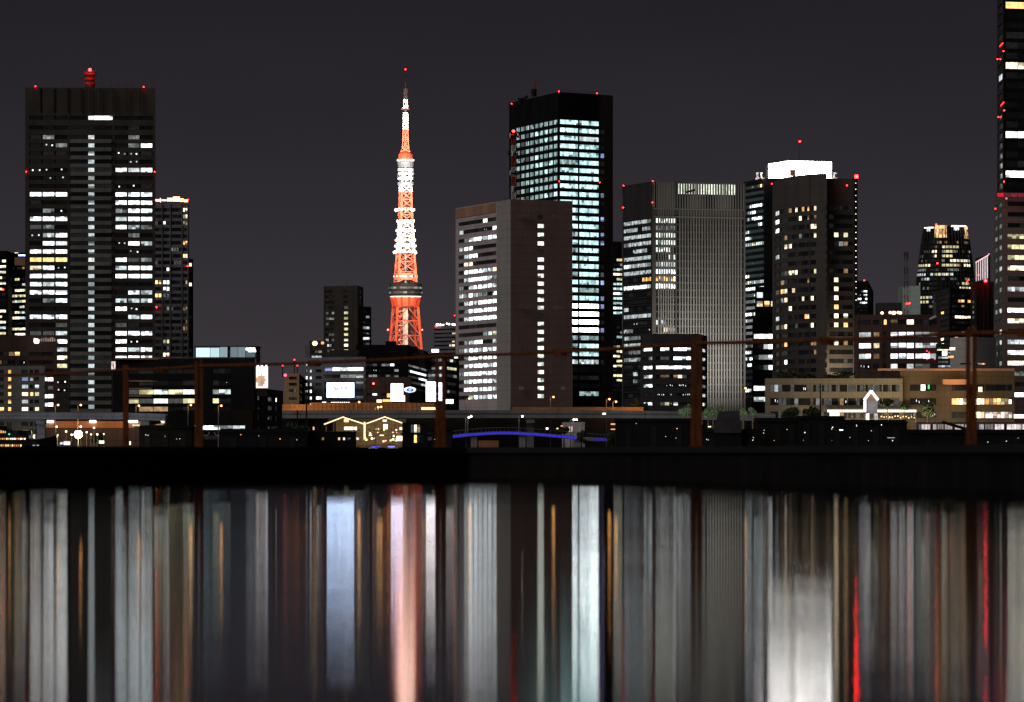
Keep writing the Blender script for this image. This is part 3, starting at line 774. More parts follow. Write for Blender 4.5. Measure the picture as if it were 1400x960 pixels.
for k, py in enumerate(rowsE[:24]):
    wb = MB(); n = 30; r0 = ering(py + 1.7, .997, n, math.pi, 2*math.pi, True); r1 = ering(py - 1.7, .997, n, math.pi, 2*math.pi, True)
    row = EP.get(k, '................')
    for i in range(n):
        # angle to picture share
        s = .5 - .5*math.cos(math.pi*(i + .5)/n); ch = row[min(15, int(s*16))]
        if ch == ':' : ch = 'w' if rng.random() < .4 else '.'
        if ch == '.' and rng.random() < .16: ch = rng.choice('-dss')
        col, Lm = COLR[ch]; kk = Lm*rng.uniform(.6, 1.15)*(0.85 if ch != '.' else 1)
        wb.face([r0[i], r0[i+1], r1[i+1], r1[i]], GLOW, (col[0]*kk, col[1]*kk, col[2]*kk))
    part('window_band', wb, T)
mb = MB()
for i in range(22):
    a = math.pi*(1 + (i + .5)/22)
    pts = [Vector((X(1296.5, Y) + pw(p)*Y/F*1.004*math.cos(a), Y + 20 + pw(p)*Y/F*.8*1.004*math.sin(a), Z(p, Y))) for p in (312, 345, 395, 440, 540)]
    for q0, q1 in zip(pts[:-1], pts[1:]): mb.bar(q0, q1, .35, M['dark_grey'])
part('mullion_grille', mb, T)
def crown_patch(px0, px1, p0, p1, col, nm):
    wb = MB(); K = 5
    for i in range(K):
        for j in range(4):
            pts = []
            for (s, tt) in ((i, j), (i+1, j), (i+1, j+1), (i, j+1)):
                px = px0 + (px1 - px0)*s/K; py = p1 + (p0 - p1)*tt/4
                xx = (px - 1296.5)/pw(py); xx = max(-.995, min(.995, xx)); an = -math.acos(xx)
                pts.append((X(1296.5, Y) + pw(py)*Y/F*1.006*math.cos(an), Y + 20 + pw(py)*Y/F*.8*1.006*math.sin(an), Z(py, Y)))
            kk = rng.uniform(.25, 1.3)
            wb.face(pts, GLOW, tuple(c*kk for c in col))
    part(nm, wb, T)
crown_patch(1280, 1296, 307.5, 324, (1.5, .85, .38), 'golden_panel'); crown_patch(1321, 1328.5, 308, 325, (1.5, .85, .38), 'golden_panel')
crown_patch(1267, 1279, 309, 311, (2.5, 2.4, 2.2), 'crown_light'); crown_patch(1270, 1275, 311, 315, (1.6, 1.7, 1.9), 'crown_light')
crown_patch(1302, 1323, 307.5, 309, (2.6, 2.4, 2.2), 'crown_light'); crown_patch(1306, 1313, 309, 314, (2, 2.1, 2.3), 'crown_light')
beacon(T, 1280, 307, Y - 5, r=.8); beacon(T, 1281.5, 360, Y - 5, r=.8)

# 12 towers around it
t = tower('apartment_tower', 'grey apartment tower with a few orange windows in front of the bulging tower', 'skyscraper', [(1277.5, 399), (1299, 394), (1328.5, 395)], 2250, dict(y0=404, pitch=7.3, n=20, h=.5),
     {0: [dict(u=(.1, .95), n=5, pat={3: '..o..', 8: '.ow..', 9: '.ww..', 10: '..-..'}, dens=.02, pal='o')], 1: [dict(px=(1301, 1327), n=6, pat={0: '......', 1: '..oo.o', 2: '...d..', 3: '......', 4: '.wwwww', 7: '...o.o', 8: '.o..ow', 9: '....dd', 10: '..od.', 13: '...y..'}, dens=.03, pal='od', gap=.12)]}, 'dark_grey', ref=1, depth=25, seed=71)
t = tower('pillared_tower', 'dark tower with red lamps on its flat roof right of the bulging tower', 'skyscraper', [(1328.5, 385), (1361, 385)], 2150, dict(y0=392, pitch=7, n=22, h=.5),
     {0: [dict(px=(1329.5, 1332), n=1, dens=.55, pal='s-', gap=.3)]}, 'dark_grey', depth=25, seed=72, beacons=[(1338, 376), (1324, 383), (1322.5, 385)])
beacon(t['root'], 1347.5, 384, 2145, r=1.1, col=(80, .5, .5))
for px in (1336, 1341, 1346.5, 1352, 1357):
    mb = MB(); mb.box(X(px, 2149) - .35, X(px, 2149) + .35, 2148.5, 2149.2, GZ, Z(386, 2149), M['black_metal']); part('pilaster', mb, t['root'])
t = tower('striped_tower', 'pale lit tower with white vertical stripes behind the dark pillared tower', 'skyscraper', [(1335, 353), (1353, 347.5)], 2700, dict(y0=356, pitch=30, n=2, h=.2), {}, 'dark_grey', ref=1, depth=24, seed=73)
T = t['root']; P, u, nn, L = t['frames'][0]
for k in range(6):
    mb = MB(); s0, s1 = L*(k + .18)/6, L*(k + .62)/6
    q = lambda s, z: on(P, u, nn, s, .6) + (z,)
    mb.face([q(s0, Z(380, 2700)), q(s1, Z(380, 2700)), q(s1, Z(354 - k*.6, 2700)), q(s0, Z(354 - k*.6, 2700))], GLOW, (.75 + .06*k, .58 + .06*k, .55 + .07*k)); part('light_fin', mb, T)
mb = MB(); q = lambda s, z: on(P, u, nn, s, .6) + (z,)
mb.face([q(.1, Z(354.5, 2700)), q(L, Z(350, 2700)), q(L, Z(348, 2700)), q(.1, Z(352.8, 2700))], GLOW, (1.5, .8, .85)); part('roof_lightbox', mb, T)
beacon(T, 1352, 347.5, 2690); beacon(T, 1360.5, 349, 2690, r=.6)

t = tower('far_tower', 'small black tower with one red roof lamp just right of the curved hotel', 'skyscraper', [(1172, 384), (1186, 384), (1193, 398)], 2900, dict(y0=388, pitch=5.2, n=20, h=.5), {0: [dict(px=(1172.5, 1189), n=5, pat={0: '.....', 1: '.....', 2: '..-##', 3: '.:.=#', 4: '##.:#', 5: '.=##=', 6: '.....'}, dens=.0, gap=.2)]}, 'black_metal', depth=20, seed=74, beacons=[(1181.5, 383.5)])
t = tower('teal_block', 'pale teal windowless block lit from below beside the red radio mast', 'building', [(1229.5, 393), (1236, 391.5), (1257, 390.5)], 2350, dict(y0=420, pitch=60, n=1, h=.05), {}, 'teal', ref=1, depth=25, seed=75)
glow_panel(t['root'], 1254, 1257, 394, 398, 2345, (1.2, 1.3, 1.2), 'roof_lightbox')
spot(W(1246, 470, 2250), W(1244, 405, 2350), 5e4, (.88, 1, .95), 40)
Y = 2300
T = thing('lattice_mast', 'dark red lattice radio mast standing before the pale teal block', 'mast', (X(1239, Y), Y, Z(432, Y)))
for k in range(9):
    mb = MB(); a, b = 432 - 9.4*k, 432 - 9.4*(k + 1); r = 2.6*Y/F*(1 - .02*k); cx = X(1239, Y)
    m_ = M['redbrown' if k % 2 == 0 else 'concrete_grey']
    for sx in (-1, 1):
        for sy in (-1, 1): mb.bar((cx + sx*r, Y + sy*r, Z(a, Y)), (cx + sx*r, Y + sy*r, Z(b, Y)), .22, m_)
        mb.bar((cx - sx*r, Y - r, Z(a, Y)), (cx + sx*r, Y - r, Z(b, Y)), .15, m_); mb.bar((cx - r, Y + sx*r, Z(b, Y)), (cx + r, Y + sx*r, Z(b, Y)), .15, m_)
    mb.bar((cx - r, Y - r, Z(b, Y)), (cx + r, Y - r, Z(b, Y)), .2, m_)
    part('lattice_section', mb, T)
mb = MB(); mb.box(X(1235.7, Y), X(1242.3, Y), Y - 1.5, Y + 1.5, Z(349, Y), Z(345, Y), M['redbrown']); part('mast_head', mb, T)
beacon(T, 1240, 415.5, Y - 3, r=.9, col=(10, .2, .15)); beacon(T, 1243.5, 414.8, Y - 3, r=.6)

# 13 mid office with big white windows
OW = ['##', '##', '##', '.-']
t = tower('dark_office', 'dark low office with rows of big white lit windows right of the curved hotel', 'office building', [(1170, 431), (1207, 430.3), (1284, 430)], 1650, dict(ys=[440.5, 457.5, 472.5, 487, 501], n=5, h=1, pitch=6.8),
   {0: [dict(px=(1174.5, 1191.5), n=2, pat=['..', '==', '##', '=#', '::']), dict(px=(1194.5, 1203), n=1, pat=['.', 'd', 'y', 'd', '.'])],
    1: [dict(px=(1208, 1212), n=1, pat=['o', '.', '.', '.', '.']), dict(px=(1217, 1250), n=3, pat=['d.w', '###', '###', '###', '#.='], gap=.16), dict(px=(1251.5, 1281.5), n=3, pat=['...', '#=-', '===', '=#=', '-s.'], gap=.03)]}, 'redbrown', ref=1, depth=30, seed=81)
T = t['root']
for i, px in enumerate((1206, 1217, 1222, 1228, 1231)):
    mb = MB(); mb.ball(W(px, 428 - (i % 2)*.6, 1652), .55 + .2*(i == 2), GLOW, glow=(3.2, 2.2, 1.5)); mb.cyl(X(px, 1652), 1652, Z(430.5, 1652), Z(428.4, 1652), .15, .15, M['dark_steel'], 6); part('roof_lamp', mb, T)
roofbox(T, 1200, 1233, 414, 430.3, 1668, 10, 'dark_grey')
mb = MB(); a = Vector(W(1271, 437, 1640)); mb.bar(a, W(1280, 432.5, 1640), .45, M['white_paint'], 6); mb.bar(a, a + Vector((0, 0, -2)), .5, M['dark_steel'], 6); part('roof_crane', mb, T)
rng = random.Random(33)
for k in range(9):
    px, py = rng.uniform(1252, 1284), rng.choice([479, 482, 491, 493, 480])
    beacon(T, px, py, 1645, r=.42, col=(7, .12, .25))

t = tower('white_hall', 'windowless white panelled hall glowing faintly at the foot of the pillared tower', 'building', [(1301.5, 462), (1331, 460.5), (1360, 462)], 1500, dict(ys=[497], n=1, h=1, pitch=2.2), {0: [dict(u=(.4, .95), n=1, dens=0)], 1: [dict(u=(.1, .5), n=2, pat=['-o'])]}, 'white_wall', ref=1, depth=20, seed=82)
T = t['root']
glow_panel(T, 1296, 1304, 486.5, 489.5, 1490, (2.4, .62, .22), 'sign_board'); glow_panel(T, 1288, 1295, 480, 486, 1492, (3.2, 3.2, 3), 'sign_board'); glow_panel(T, 1298, 1306, 475, 479, 1494, (2.1, 1.9, 1.4), 'sign_board'); glow_panel(T, 1281, 1297, 477.5, 479.5, 1493, (1.4, 1.3, .9), 'sign_board')
spot(W(1325, 505, 1455), W(1325, 480, 1500), 16000, (1, .9, .8), 80)
t = tower('glass_annex', 'narrow glass annex between the dark office and the white panelled hall', 'building', [(1281.5, 470), (1302, 470)], 1560, dict(y0=477, pitch=6, n=6, h=.5), {0: [dict(px=(1282.5, 1301), n=4, pat=['s...', '..--', '-==.', 's--.', '==bb', '....'])]}, 'dark_grey', depth=15, seed=83)

# 14 hotel podium with terraces
CW = 'cream'
t = tower('hotel_podium', 'long cream terraced podium lit warm at the foot of the curved hotel', 'building', [(1048, 517.5), (1232, 517.5)], 1450, dict(ys=[530.8, 549.3, 567.5], n=3, h=1, pitch=9.6),
   {0: [dict(px=(1053, 1108), n=10, pat=['s=s..s..:s', '.:ss..-...', '..s....s..'], gap=.1), dict(px=(1110, 1230), n=22, pat={0: '.s.ss.s..ss.s.sss..s.s', 1: '.-:ss..d:..s..-.s..:ss', 2: '..s....d...s......d...'}, gap=.06)]}, CW, depth=40, seed=91)
T = t['root']
for px in [1111 + 11.9*k for k in range(11)]:
    mb = MB(); mb.box(X(px, 1450) - .14, X(px, 1450) + .14, 1449.45, 1449.75, GZ, Z(518, 1450), M['cream']); part('pilaster', mb, T)
tower('', '', '', [(1232.5, 504.5), (1385, 504.5)], 1452, dict(ys=[530, 549, 567.5], n=3, h=1, pitch=8.6),
   {0: [dict(px=(1244, 1280), n=5, pat=['..g..', '.:.:.', ':...:'], gap=.14), dict(px=(1301, 1322), n=4, pat=['....', 'oowy', '....'], gap=.1), dict(px=(1324, 1346), n=4, pat=['....', 'wwww', 'wwww'], gap=.08), dict(px=(1347, 1384), n=7, pat=['.......', 'odoowd.', 'ppppppp'], gap=.1)]}, 'tan', depth=40, seed=92, into=T)
mb = MB(); mb.box(X(1200, 1449), X(1386, 1449), 1447.2, 1449, Z(507, 1449), Z(504, 1449), M['copper']); part('cornice', mb, T)
mb = MB(); mb.box(X(1288, 1447), X(1322, 1447), 1444, 1447, Z(526, 1447), Z(519, 1447), M['copper']); part('canopy', mb, T)
glow_panel(T, 1337.5, 1343, 529, 536, 1446.8, (2.2, 1.7, 1.0), 'window'); glow_panel(T, 1379, 1383, 546, 552.5, 1446.8, (2.4, 2.1, 1.5), 'window')
glow_panel(T, 1268.5, 1271, 526, 532, 1446.8, (.12, 1.1, .4), 'exit_sign')
glow_panel(T, 1134, 1148, 563, 570, 1440, (1.8, 1.65, 1.2), 'shop_window')
mb = MB(); Yc = 1436; mb.box(X(1131, Yc), X(1253, Yc), Yc, Yc + 4, Z(563.8, Yc), Z(560.2, Yc), M['white_wall'])
for k in range(12):
    x0, x1 = X(1131 + 122*k/12, Yc) + .05, X(1131 + 122*(k + 1)/12, Yc) - .05
    mb.face([(x0, Yc - .05, Z(563.6, Yc)), (x1, Yc - .05, Z(563.6, Yc)), (x1, Yc - .05, Z(560.4, Yc)), (x0, Yc - .05, Z(560.4, Yc))], LAMP, (1.6, 1.52, 1.3))
part('lit_canopy', mb, T)
for px in (1140, 1165, 1215, 1252): pole(T, px, 563, 578, 1438, .8, 'white_wall', 'canopy_post')
rng = random.Random(3)
for k in range(13):
    px = 1205 + 45*k/12; mb = MB(); mb.ball(W(px, 570 + rng.uniform(-1, 1.5), 1434), .22, GLOW, glow=(2.5, 1.6, .7)); part('garden_light', mb, T)
# warm floodlights along the terraces
for px, pw_ in ((1130, 1.0), (1165, 1.2), (1200, 1.2), (1228, 1.2), (1262, .9), (1310, 1.0), (1350, .8)):
    spot(W(px, 575, 1420), W(px, 533, 1452), 4300*pw_, (1, .80, .48), 95, .9, .6)
spot(W(1310, 521, 1436), W(1312, 510, 1452), 2200, (1, .5, .16), 120, .9)
spot(W(1270, 521, 1440), W(1270, 509, 1452), 500, (1, .5, .18), 120, .9)

Y = 1400
T = thing('gabled_kiosk', 'little white gabled tower outlined in light before the cream terraces', 'pavilion', (X(1190, Y), Y, Z(578, Y)))
mb = MB(); xa, xb, xm = X(1181, Y), X(1201, Y), X(1191, Y)
mb.box(xa + .4, xb - .3, Y, Y + 4, Z(565.5, Y), Z(547, Y), M['white_wall']); part('wall', mb, T)
mb = MB(); 
for yy in (Y - .1, Y + 4.1): pass
mb.loft([[(xa, Y - .2, Z(547.5, Y)), (xb, Y - .2, Z(547.5, Y)), (xm, Y - .2, Z(534, Y))], [(xa, Y + 4.2, Z(547.5, Y)), (xb, Y + 4.2, Z(547.5, Y)), (xm, Y + 4.2, Z(534, Y))]], M['copper']); part('roof', mb, T)
for a, b, w in (((1181.5, 547), (1191, 534.3), .38), ((1191, 534.3), (1200.5, 547), .38)):
    mb = MB(); mb.bar(W(a[0], a[1], Y - .5), W(b[0], b[1], Y - .5), w, LAMP, 6, glow=(2.0, 1.9, 1.85)); part('light_tube', mb, T)
mb = MB(); mb.box(X(1180.2, Y), X(1184.5, Y), Y - .5, Y - .1, Z(564, Y), Z(547.5, Y), M['white_wall']); mb.face([(X(1180.4, Y), Y - .55, Z(563.5, Y)), (X(1184.2, Y), Y - .55, Z(563.5, Y)), (X(1184.2, Y), Y - .55, Z(547.7, Y)), (X(1180.4, Y), Y - .55, Z(547.7, Y))], LAMP, (1.6, 1.5, 1.48)); part('lit_panel', mb, T)
for px, g_ in ((1186.3, 1.8), (1198, .6)):
    mb = MB(); x = X(px, Y); mb.box(x - .45, x + .45, Y + .2, Y + 1.1, Z(578, Y), Z(565.3, Y), GLOW, glow=(g_, g_*.95, g_*.93)); part('leg', mb, T)
lamp_point(W(1193, 556, Y - 5), 260, (.95, .9, 1), .5)

# 15 low block in front of the grid front
t = tower('low_office', 'dark low office with lit window strips standing before the grid office block', 'office building', [(878, 457.5), (895, 456.5), (952, 456.5), (965, 459.5)], 1500, dict(y0=477.5, pitch=12.45, n=7, h=.36),
   {0: [dict(px=(880.5, 893.5), n=2, pat=['##', '.-', '##', '=#', '=#', '..', '##'], gap=.03)], 1: [dict(px=(897, 944.5), n=8, pat=['.##.####', '.ss.####', '########', '.dd.dps.', '..::.::.', '::.:..::', '.sy:#...'], gap=.03)],
    2: [dict(u=(.5, .92), n=1, pat=['=', '=', '-', '=', '-', '=', '='])]}, 'dark_grey', ref=1, depth=25, seed=101)
pole(t['root'], 913.5, 446, 457, 1510, .6, 'dark_steel')
# floodlights at the foot of the grid front
for px in (930, 950, 972, 995, 1012):
    spot(W(px, 556, 2162), W(px + 1, 470, 2200), 4.0e4, (1, .96, .88), 88, .9, 1.0)

# 16 far left block
t = tower('far_office', 'distant dark office with many warm lit strips at the far left edge', 'office building', [(-40, 343), (9, 343), (16, 346), (40, 345)], 2500, dict(y0=357, pitch=7.6, n=26, h=.45), {0: [dict(px=(-38, 8), n=9, dens=1.1, pal='wwy=', pat={0: '.....w'})], 2: [dict(px=(17, 37), n=6, dens=1.1, pal='wyw=', pat={0: '...dd', 1: '...d.', 2: '.....'}, gap=.1)]}, 'black_metal', depth=30, seed=111)
T = t['root']
glow_panel(T, 25, 37, 348, 350.4, 2490, (1.3, 1.7, 3.2), 'roof_lightbox'); glow_panel(T, 20, 25, 345, 346.5, 2490, (1.5, .8, .4), 'roof_lightbox')
beacon(T, 4, 396, 2480, r=.7)
mb = MB(); mb.box(X(20, 2489), X(37.5, 2489), 2488.5, 2489, Z(363, 2489), Z(352, 2489), M['copper']); part('crown_panel', mb, T)

t = tower('brown_block', 'dark reddish brown block with rooftop sign at the left edge', 'building', [(-40, 458), (37, 458.5), (76.5, 458.5)], 1700, dict(y0=483.5, pitch=11.6, n=9, h=.45), {0: [dict(px=(-38, 36), n=9, pat=['......do.', '....d...:', '........#', '....==..#', '.........', '.........', '..', '..', '..'], gap=.2)],
    1: [dict(px=(40, 56), n=2, dens=.02), dict(px=(57, 73), n=2, pat=['..', '..', '..', '##', '.s', '##', '##', '..', '..'], gap=.1)]}, 'redbrown', depth=25, seed=112)
T = t['root']
for a, b, col in ((45.5, 54.5, (3, 2.9, 2.7)),):
    mb = MB(); mb.ball(W(50, 466.5, 1697), 1.0, GLOW, n=10, glow=(4, 3.8, 3.5)); mb.bar(W(46, 463.5, 1697), W(54, 466, 1697), .4, GLOW, 6, glow=(1.5, 1.4, 1.3)); part('sign_emblem', mb, T)
rng = random.Random(9)
for k in range(7):
    mb = MB(); px = 56 + 3*k; mb.box(X(px, 1697), X(px + 1.9, 1697), 1696, 1696.4, Z(467, 1697), Z(463 - (k % 3)*.8, 1697), GLOW, glow=(.28, .20, .17)); part('sign_letter', mb, T)
t = tower('apartment_block', 'pale grey apartment block with small orange windows in front of the brown block', 'building', [(-40, 500.5), (59.5, 500)], 1450, dict(y0=508.5, pitch=10.2, n=9, h=.5), {0: [dict(px=(-36, 6), n=5, dens=.1, pal='o'), dict(px=(10.5, 16), n=1, pat=list('ooooooo..'), gap=.3), dict(px=(30, 39), n=1, pat=list('.b=w=ww.d')), dict(px=(41.5, 46), n=1, pat=list('.=.o.....')), dict(px=(48, 54), n=1, pat=list('..=w.wo..'))]}, 'concrete_grey', depth=20, seed=113)

# 17 terminal building and its neighbours
t = tower('terminal', 'wide dark terminal building with two rows of yellowish lit windows left of centre', 'building', [(158, 490.5), (346, 489.5)], 1250, dict(ys=[508, 524, 536.3, 548.5, 559.5], n=5, h=1, pitch=6.6),
   {0: [dict(px=(176, 267), n=[14, 20, 20, 20, 17], pat=['.....', '.....', 'sygyg', 'ysgsy', '.dd..'], gap=.04), dict(px=(291, 316), n=3, pat=['...', '...', '-==', 'y..', '...'], gap=.04)]}, 'black_metal', depth=30, seed=121)
T = t['root']
for yy, a, b in ((521, 176, 291), (531.5, 176, 292), (525, 292, 316), (545.3, 292, 316), (558.5, 314, 336), (541.5, 176, 290)):
    mb = MB(); mb.box(X(a, 1248), X(b, 1248), 1247, 1249.6, Z(yy + 1, 1248), Z(yy - 1, 1248), M['copper']); part('ledge', mb, T)
glow_panel(T, 286, 288, 505, 510.5, 1248, (1.6, 1.7, 1.5), 'window'); glow_panel(T, 304, 314, 532.5, 534.5, 1247, (2.8, 2.8, 2.9), 'window')
mb = MB(); mb.box(X(157, 1247), X(347, 1247), 1246.5, 1250.5, Z(491.6, 1247), Z(489.2, 1247), M['copper']); part('cornice', mb, T)
Y = 1235
T = thing('roof_sign', 'small upright white signboard with a red mark at the corner of the dark terminal', 'sign', W(155, 506, Y))
mb = MB(); mb.box(X(152, Y), X(158, Y), Y, Y + .5, Z(506, Y), Z(494, Y), M['white_paint']); mb.face([(X(152.3, Y), Y - .02, Z(505.6, Y)), (X(157.7, Y), Y - .02, Z(505.6, Y)), (X(157.7, Y), Y - .02, Z(494.4, Y)), (X(152.3, Y), Y - .02, Z(494.4, Y))], GLOW, (.95, .85, .82)); bd = part('board', mb, T)
mb = MB(); mb.box(X(154.2, Y), X(155.8, Y), Y - .1, Y - .04, Z(503.5, Y), Z(497, Y), GLOW, glow=(.7, .05, .05)); mb.box(X(153.6, Y), X(156.2, Y), Y - .1, Y - .04, Z(500.6, Y), Z(499.6, Y), GLOW, glow=(.7, .05, .05)); part('red_mark', mb, bd)
mb = MB(); mb.bar(W(155, 506, Y + .3), (X(155, Y), Y + .3, GZ), .3, M['dark_steel'], 6); part('pole', mb, T)
t = tower('dark_shed', 'black windowless storehouse with one slit window beside the lit poster', 'building', [(244, 561), (343, 561)], 1180, dict(ys=[584.8, 598], n=2, h=1, pitch=6), {0: [dict(px=(253, 335), n=[10, 17, 21, 17, 17], pat=['###-=', '.....'], gap=.03)]}, 'black_metal', depth=25, seed=122)
for px in (281, 298, 262):
    mb = MB(); r = 5; K = 8
    for k in range(K):
        a0, a1 = math.pi*(1 + k/K), math.pi*(1 + (k + 1)/K)
        mb.bar(W(px + r*math.cos(a0), 591 - r*math.sin(a0)*.9, 1178), W(px + r*math.cos(a1), 591 - r*math.sin(a1)*.9, 1178), .12, M['white_wall'], 4)
    part('garland', mb, t['root'])
t = tower('black_block', 'black stepped block with one slit window under the lit poster', 'building', [(333, 529.5), (346, 529.5), (384.5, 534.5)], 1200, dict(ys=[543.5, 556, 570, 585], n=4, h=1, pitch=6), {1: [dict(px=(350, 355), n=1, pat=['s', '.', '.', '.'], gap=.5), dict(px=(374.5, 379), n=1, pat=['w', '.', '.', '.'], gap=.5), dict(px=(364, 372), n=2, pat=['..', '..', ':.', 's.'])]}, 'black_metal', depth=25, seed=123)
Y = 1196
T = thing('poster_board', 'bright lit poster board with an orange picture on top of the black stepped block', 'billboard', W(358, 531, Y))
mb = MB(); mb.box(X(350, Y), X(366.5, Y), Y, Y + .6, Z(531, Y), Z(501, Y), M['white_paint']); bd = part('board', mb, T)
mb = MB(); 
def ppt(s, v): return (X(350.3 + 15.9*s, Y), Y - .04, Z(530.6 - 29.2*v, Y))
rng = random.Random(2)
for i in range(8):
    for j in range(12):
        s, v = (i + .5)/8, (j + .5)/12; c = (1.7, 1.8, 2.0)
        if (s - .42)**2/.16 + (v - .35)**2/.08 < 1: c = (.75, .42, .25)
        if (s - .5)**2/.03 + (v - .26)**2/.016 < 1: c = (.45, .36, .34)
        if v < .12: c = (1.3, 1.2, 1.1)
        mb.face([ppt(i/8, j/12), ppt((i+1)/8, j/12), ppt((i+1)/8, (j+1)/12), ppt(i/8, (j+1)/12)], LAMP, tuple(q*rng.uniform(.85, 1.15) for q in c))
part('poster_picture', mb, bd)
for px in (352.5, 358, 364):
    mb = MB(); mb.bar(W(px, 500.8, Y + .4), W(px, 499, Y - 1.2), .10, M['dark_steel']); mb.ball(W(px, 499.6, Y - 1.2), .3, GLOW, glow=(6, 5.5, 5)); part('lamp', mb, T)
mb = MB(); mb.box(X(351, Y), X(365, Y), Y + .6, Y + 1.6, Z(531, Y) - 2, Z(505, Y), M['dark_steel']); part('support', mb, T)

Y = 1600
T = thing('lit_hall', 'long pale blue glass hall glowing above the roof of the dark terminal', 'building', (X(310, Y), Y, GZ))
mb = MB(); mb.box(X(267, Y), X(350.5, Y), Y, Y + 25, GZ, Z(474, Y), M['blue_grey']); part('wall', mb, T)
for a, b, v in ((268, 287, 1.0), (287.4, 300, .72), (300.4, 311, .34), (315, 325, .20), (325.3, 335.5, .22), (336, 349, .12)):
    glow_panel(T, a, b, 475.5 if a < 300 else 474.5, 488.5, Y - .6, (.80*v, 1.12*v, 1.22*v), 'lit_panel', mat_=LAMP)
glow_panel(T, 336, 349, 475.5, 479, Y - 1.4, (4, 4.2, 4.6), 'sign_board'); glow_panel(T, 339, 350, 478.5, 481.5, Y - 1.3, (3, 3.2, 3.6), 'sign_board')
mb = MB(); mb.box(X(265.5, Y), X(352, Y), Y - 1.5, Y + 26, Z(474, Y), Z(472.6, Y), M['steel']); part('roof', mb, T)

# 18 blocks between the terminal and the lattice tower
t = tower('beige_block', 'small beige block lit orange from the road beside the lit poster', 'building', [(391, 511), (407, 511), (407.1, 522), (423, 522)], 1380, dict(ys=[517, 525.5, 534, 545], n=4, h=1, pitch=4), {0: [dict(px=(395, 406), n=2, pat=['..', '..', '.s', '..'], gap=.35)], 2: [dict(px=(408, 421), n=3, pat=['...', '.-.', '...', '...'], gap=.3)]}, 'cream', depth=15, seed=131)
T = t['root']
spot(W(408, 566, 1350), W(405, 535, 1380), 4500, (1, .55, .18), 95, .9)
beacon(T, 402.5, 492, 1400, r=.42, col=(5, .2, .16)); beacon(T, 386.5, 500, 1400, r=.42, col=(5, .2, .16)); beacon(T, 406.5, 500, 1400, r=.42, col=(5, .2, .16))
mb = MB(); mb.bar(W(402.5, 511, 1400), W(402.5, 493, 1400), .2, M['dark_steel']); mb.bar(W(386.5, 515, 1400), W(386.5, 501, 1400), .2, M['dark_steel']); mb.bar(W(406.5, 511, 1400), W(406.5, 501, 1400), .2, M['dark_steel']); part('antenna', mb, T)
mb = MB(); mb.ball(W(390, 513, 1376), .45, GLOW, glow=(3, .3, .6)); part('red_lamp', mb, T)
t = tower('narrow_block', 'narrow grey block with a ladder of small lit windows left of the big screen', 'building', [(416, 489.5), (443, 489)], 1480, dict(y0=498, pitch=9.3, n=8, h=.45), {0: [dict(px=(418.8, 421.5), n=1, pat=list('#-#=#===')), dict(px=(424, 427.5), n=1, pat=list('########')), dict(px=(433, 441), n=2, dens=.05)]}, 'blue_grey', depth=18, seed=132)
T = t['root']
roofbox(T, 417, 424, 472, 489.8, 1485, 8, 'blue_grey'); 
t = tower('stair_block', 'dark little block with an orange roof lamp behind the narrow grey block', 'building', [(424.5, 466), (446, 466)], 1800, dict(y0=474, pitch=7, n=12, h=.45), {0: [dict(px=(426, 440), n=3, pat=['...', '.s-', '===', '...'], gap=.1)]}, 'dark_grey', depth=12, seed=133)
mb = MB(); mb.ball(W(430.5, 469.5, 1795), .95, GLOW, glow=(5, 3.0, 1.4)); mb.ball(W(441, 469, 1795), .6, GLOW, glow=(1.6, .7, .3)); part('roof_lamp', mb, t['root'])
t = tower('screen_block', 'grey office block carrying a big white video screen on its front', 'office building', [(443, 488.5), (498, 488)], 1440, dict(y0=505, pitch=9.7, n=6, h=.5), {0: [dict(px=(444, 497.5), n=5, pat=['b####', '..--=', '.sss-', '.....', '...s-', '....:'], gap=.05)]}, 'blue_grey', depth=25, seed=134)
T = t['root']
roofbox(T, 450, 489, 478.5, 489, 1446, 15, 'dark_grey')
Y = 1430
T = thing('video_screen', 'big glowing white video screen with faint marks on the grey office block', 'screen', W(465, 545, Y))
mb = MB(); mb.box(X(446, Y), X(485, Y), Y, Y + 1.2, Z(545, Y), Z(522, Y), M['black_metal']); fr_ = part('frame', mb, T)
mb = MB()
for k in range(12):
    x0, x1 = X(447 + 37*k/12, Y), X(447 + 37*(k + 1)/12, Y); c = 8.6 if 2 < k < 10 else 7.4
    mb.face([(x0, Y - .05, Z(543.6, Y)), (x1, Y - .05, Z(543.6, Y)), (x1, Y - .05, Z(523.2, Y)), (x0, Y - .05, Z(523.2, Y))], LAMP, (c*.62, c*.80, c*1.15))
ds_ = part('display', mb, fr_)
mb = MB()
for a, b in (((457, 528), (459.5, 534)), ((460.5, 534), (462.5, 530)), ((466, 529), (468, 533)), ((471, 528.5), (475, 533))):
    mb.bar(W(a[0], a[1], Y - .12), W(b[0], b[1], Y - .12), .55, LAMP, 4, glow=(.62, .68, .98))
part('screen_mark', mb, fr_)
mb = MB(); mb.box(X(450, Y), X(484, Y), Y - 2, Y - 1.4, Z(552, Y), Z(549.4, Y), M['black_metal'])
part('sign_frame', mb, T)
for k in range(9):
    mb = MB(); px = 453 + 2.9*k; mb.box(X(px, Y), X(px + 2.0, Y), Y - 2.2, Y - 2.05, Z(551.6, Y), Z(549.9, Y), LAMP, glow=(2.8, 2.5, 2.3)); part('sign_letter', mb, T)
mb = MB(); mb.box(X(450.5, Y), X(478, Y), Y - 2.2, Y - 2.05, Z(553.6, Y), Z(552.6, Y), LAMP, glow=(1.2, .12, .08)); part('sign_stripe', mb, T)
glow_panel(T, 440.5, 446, 549.5, 552.5, Y - 2, (3.2, 3.2, 3.3), 'sign_board', mat_=LAMP)

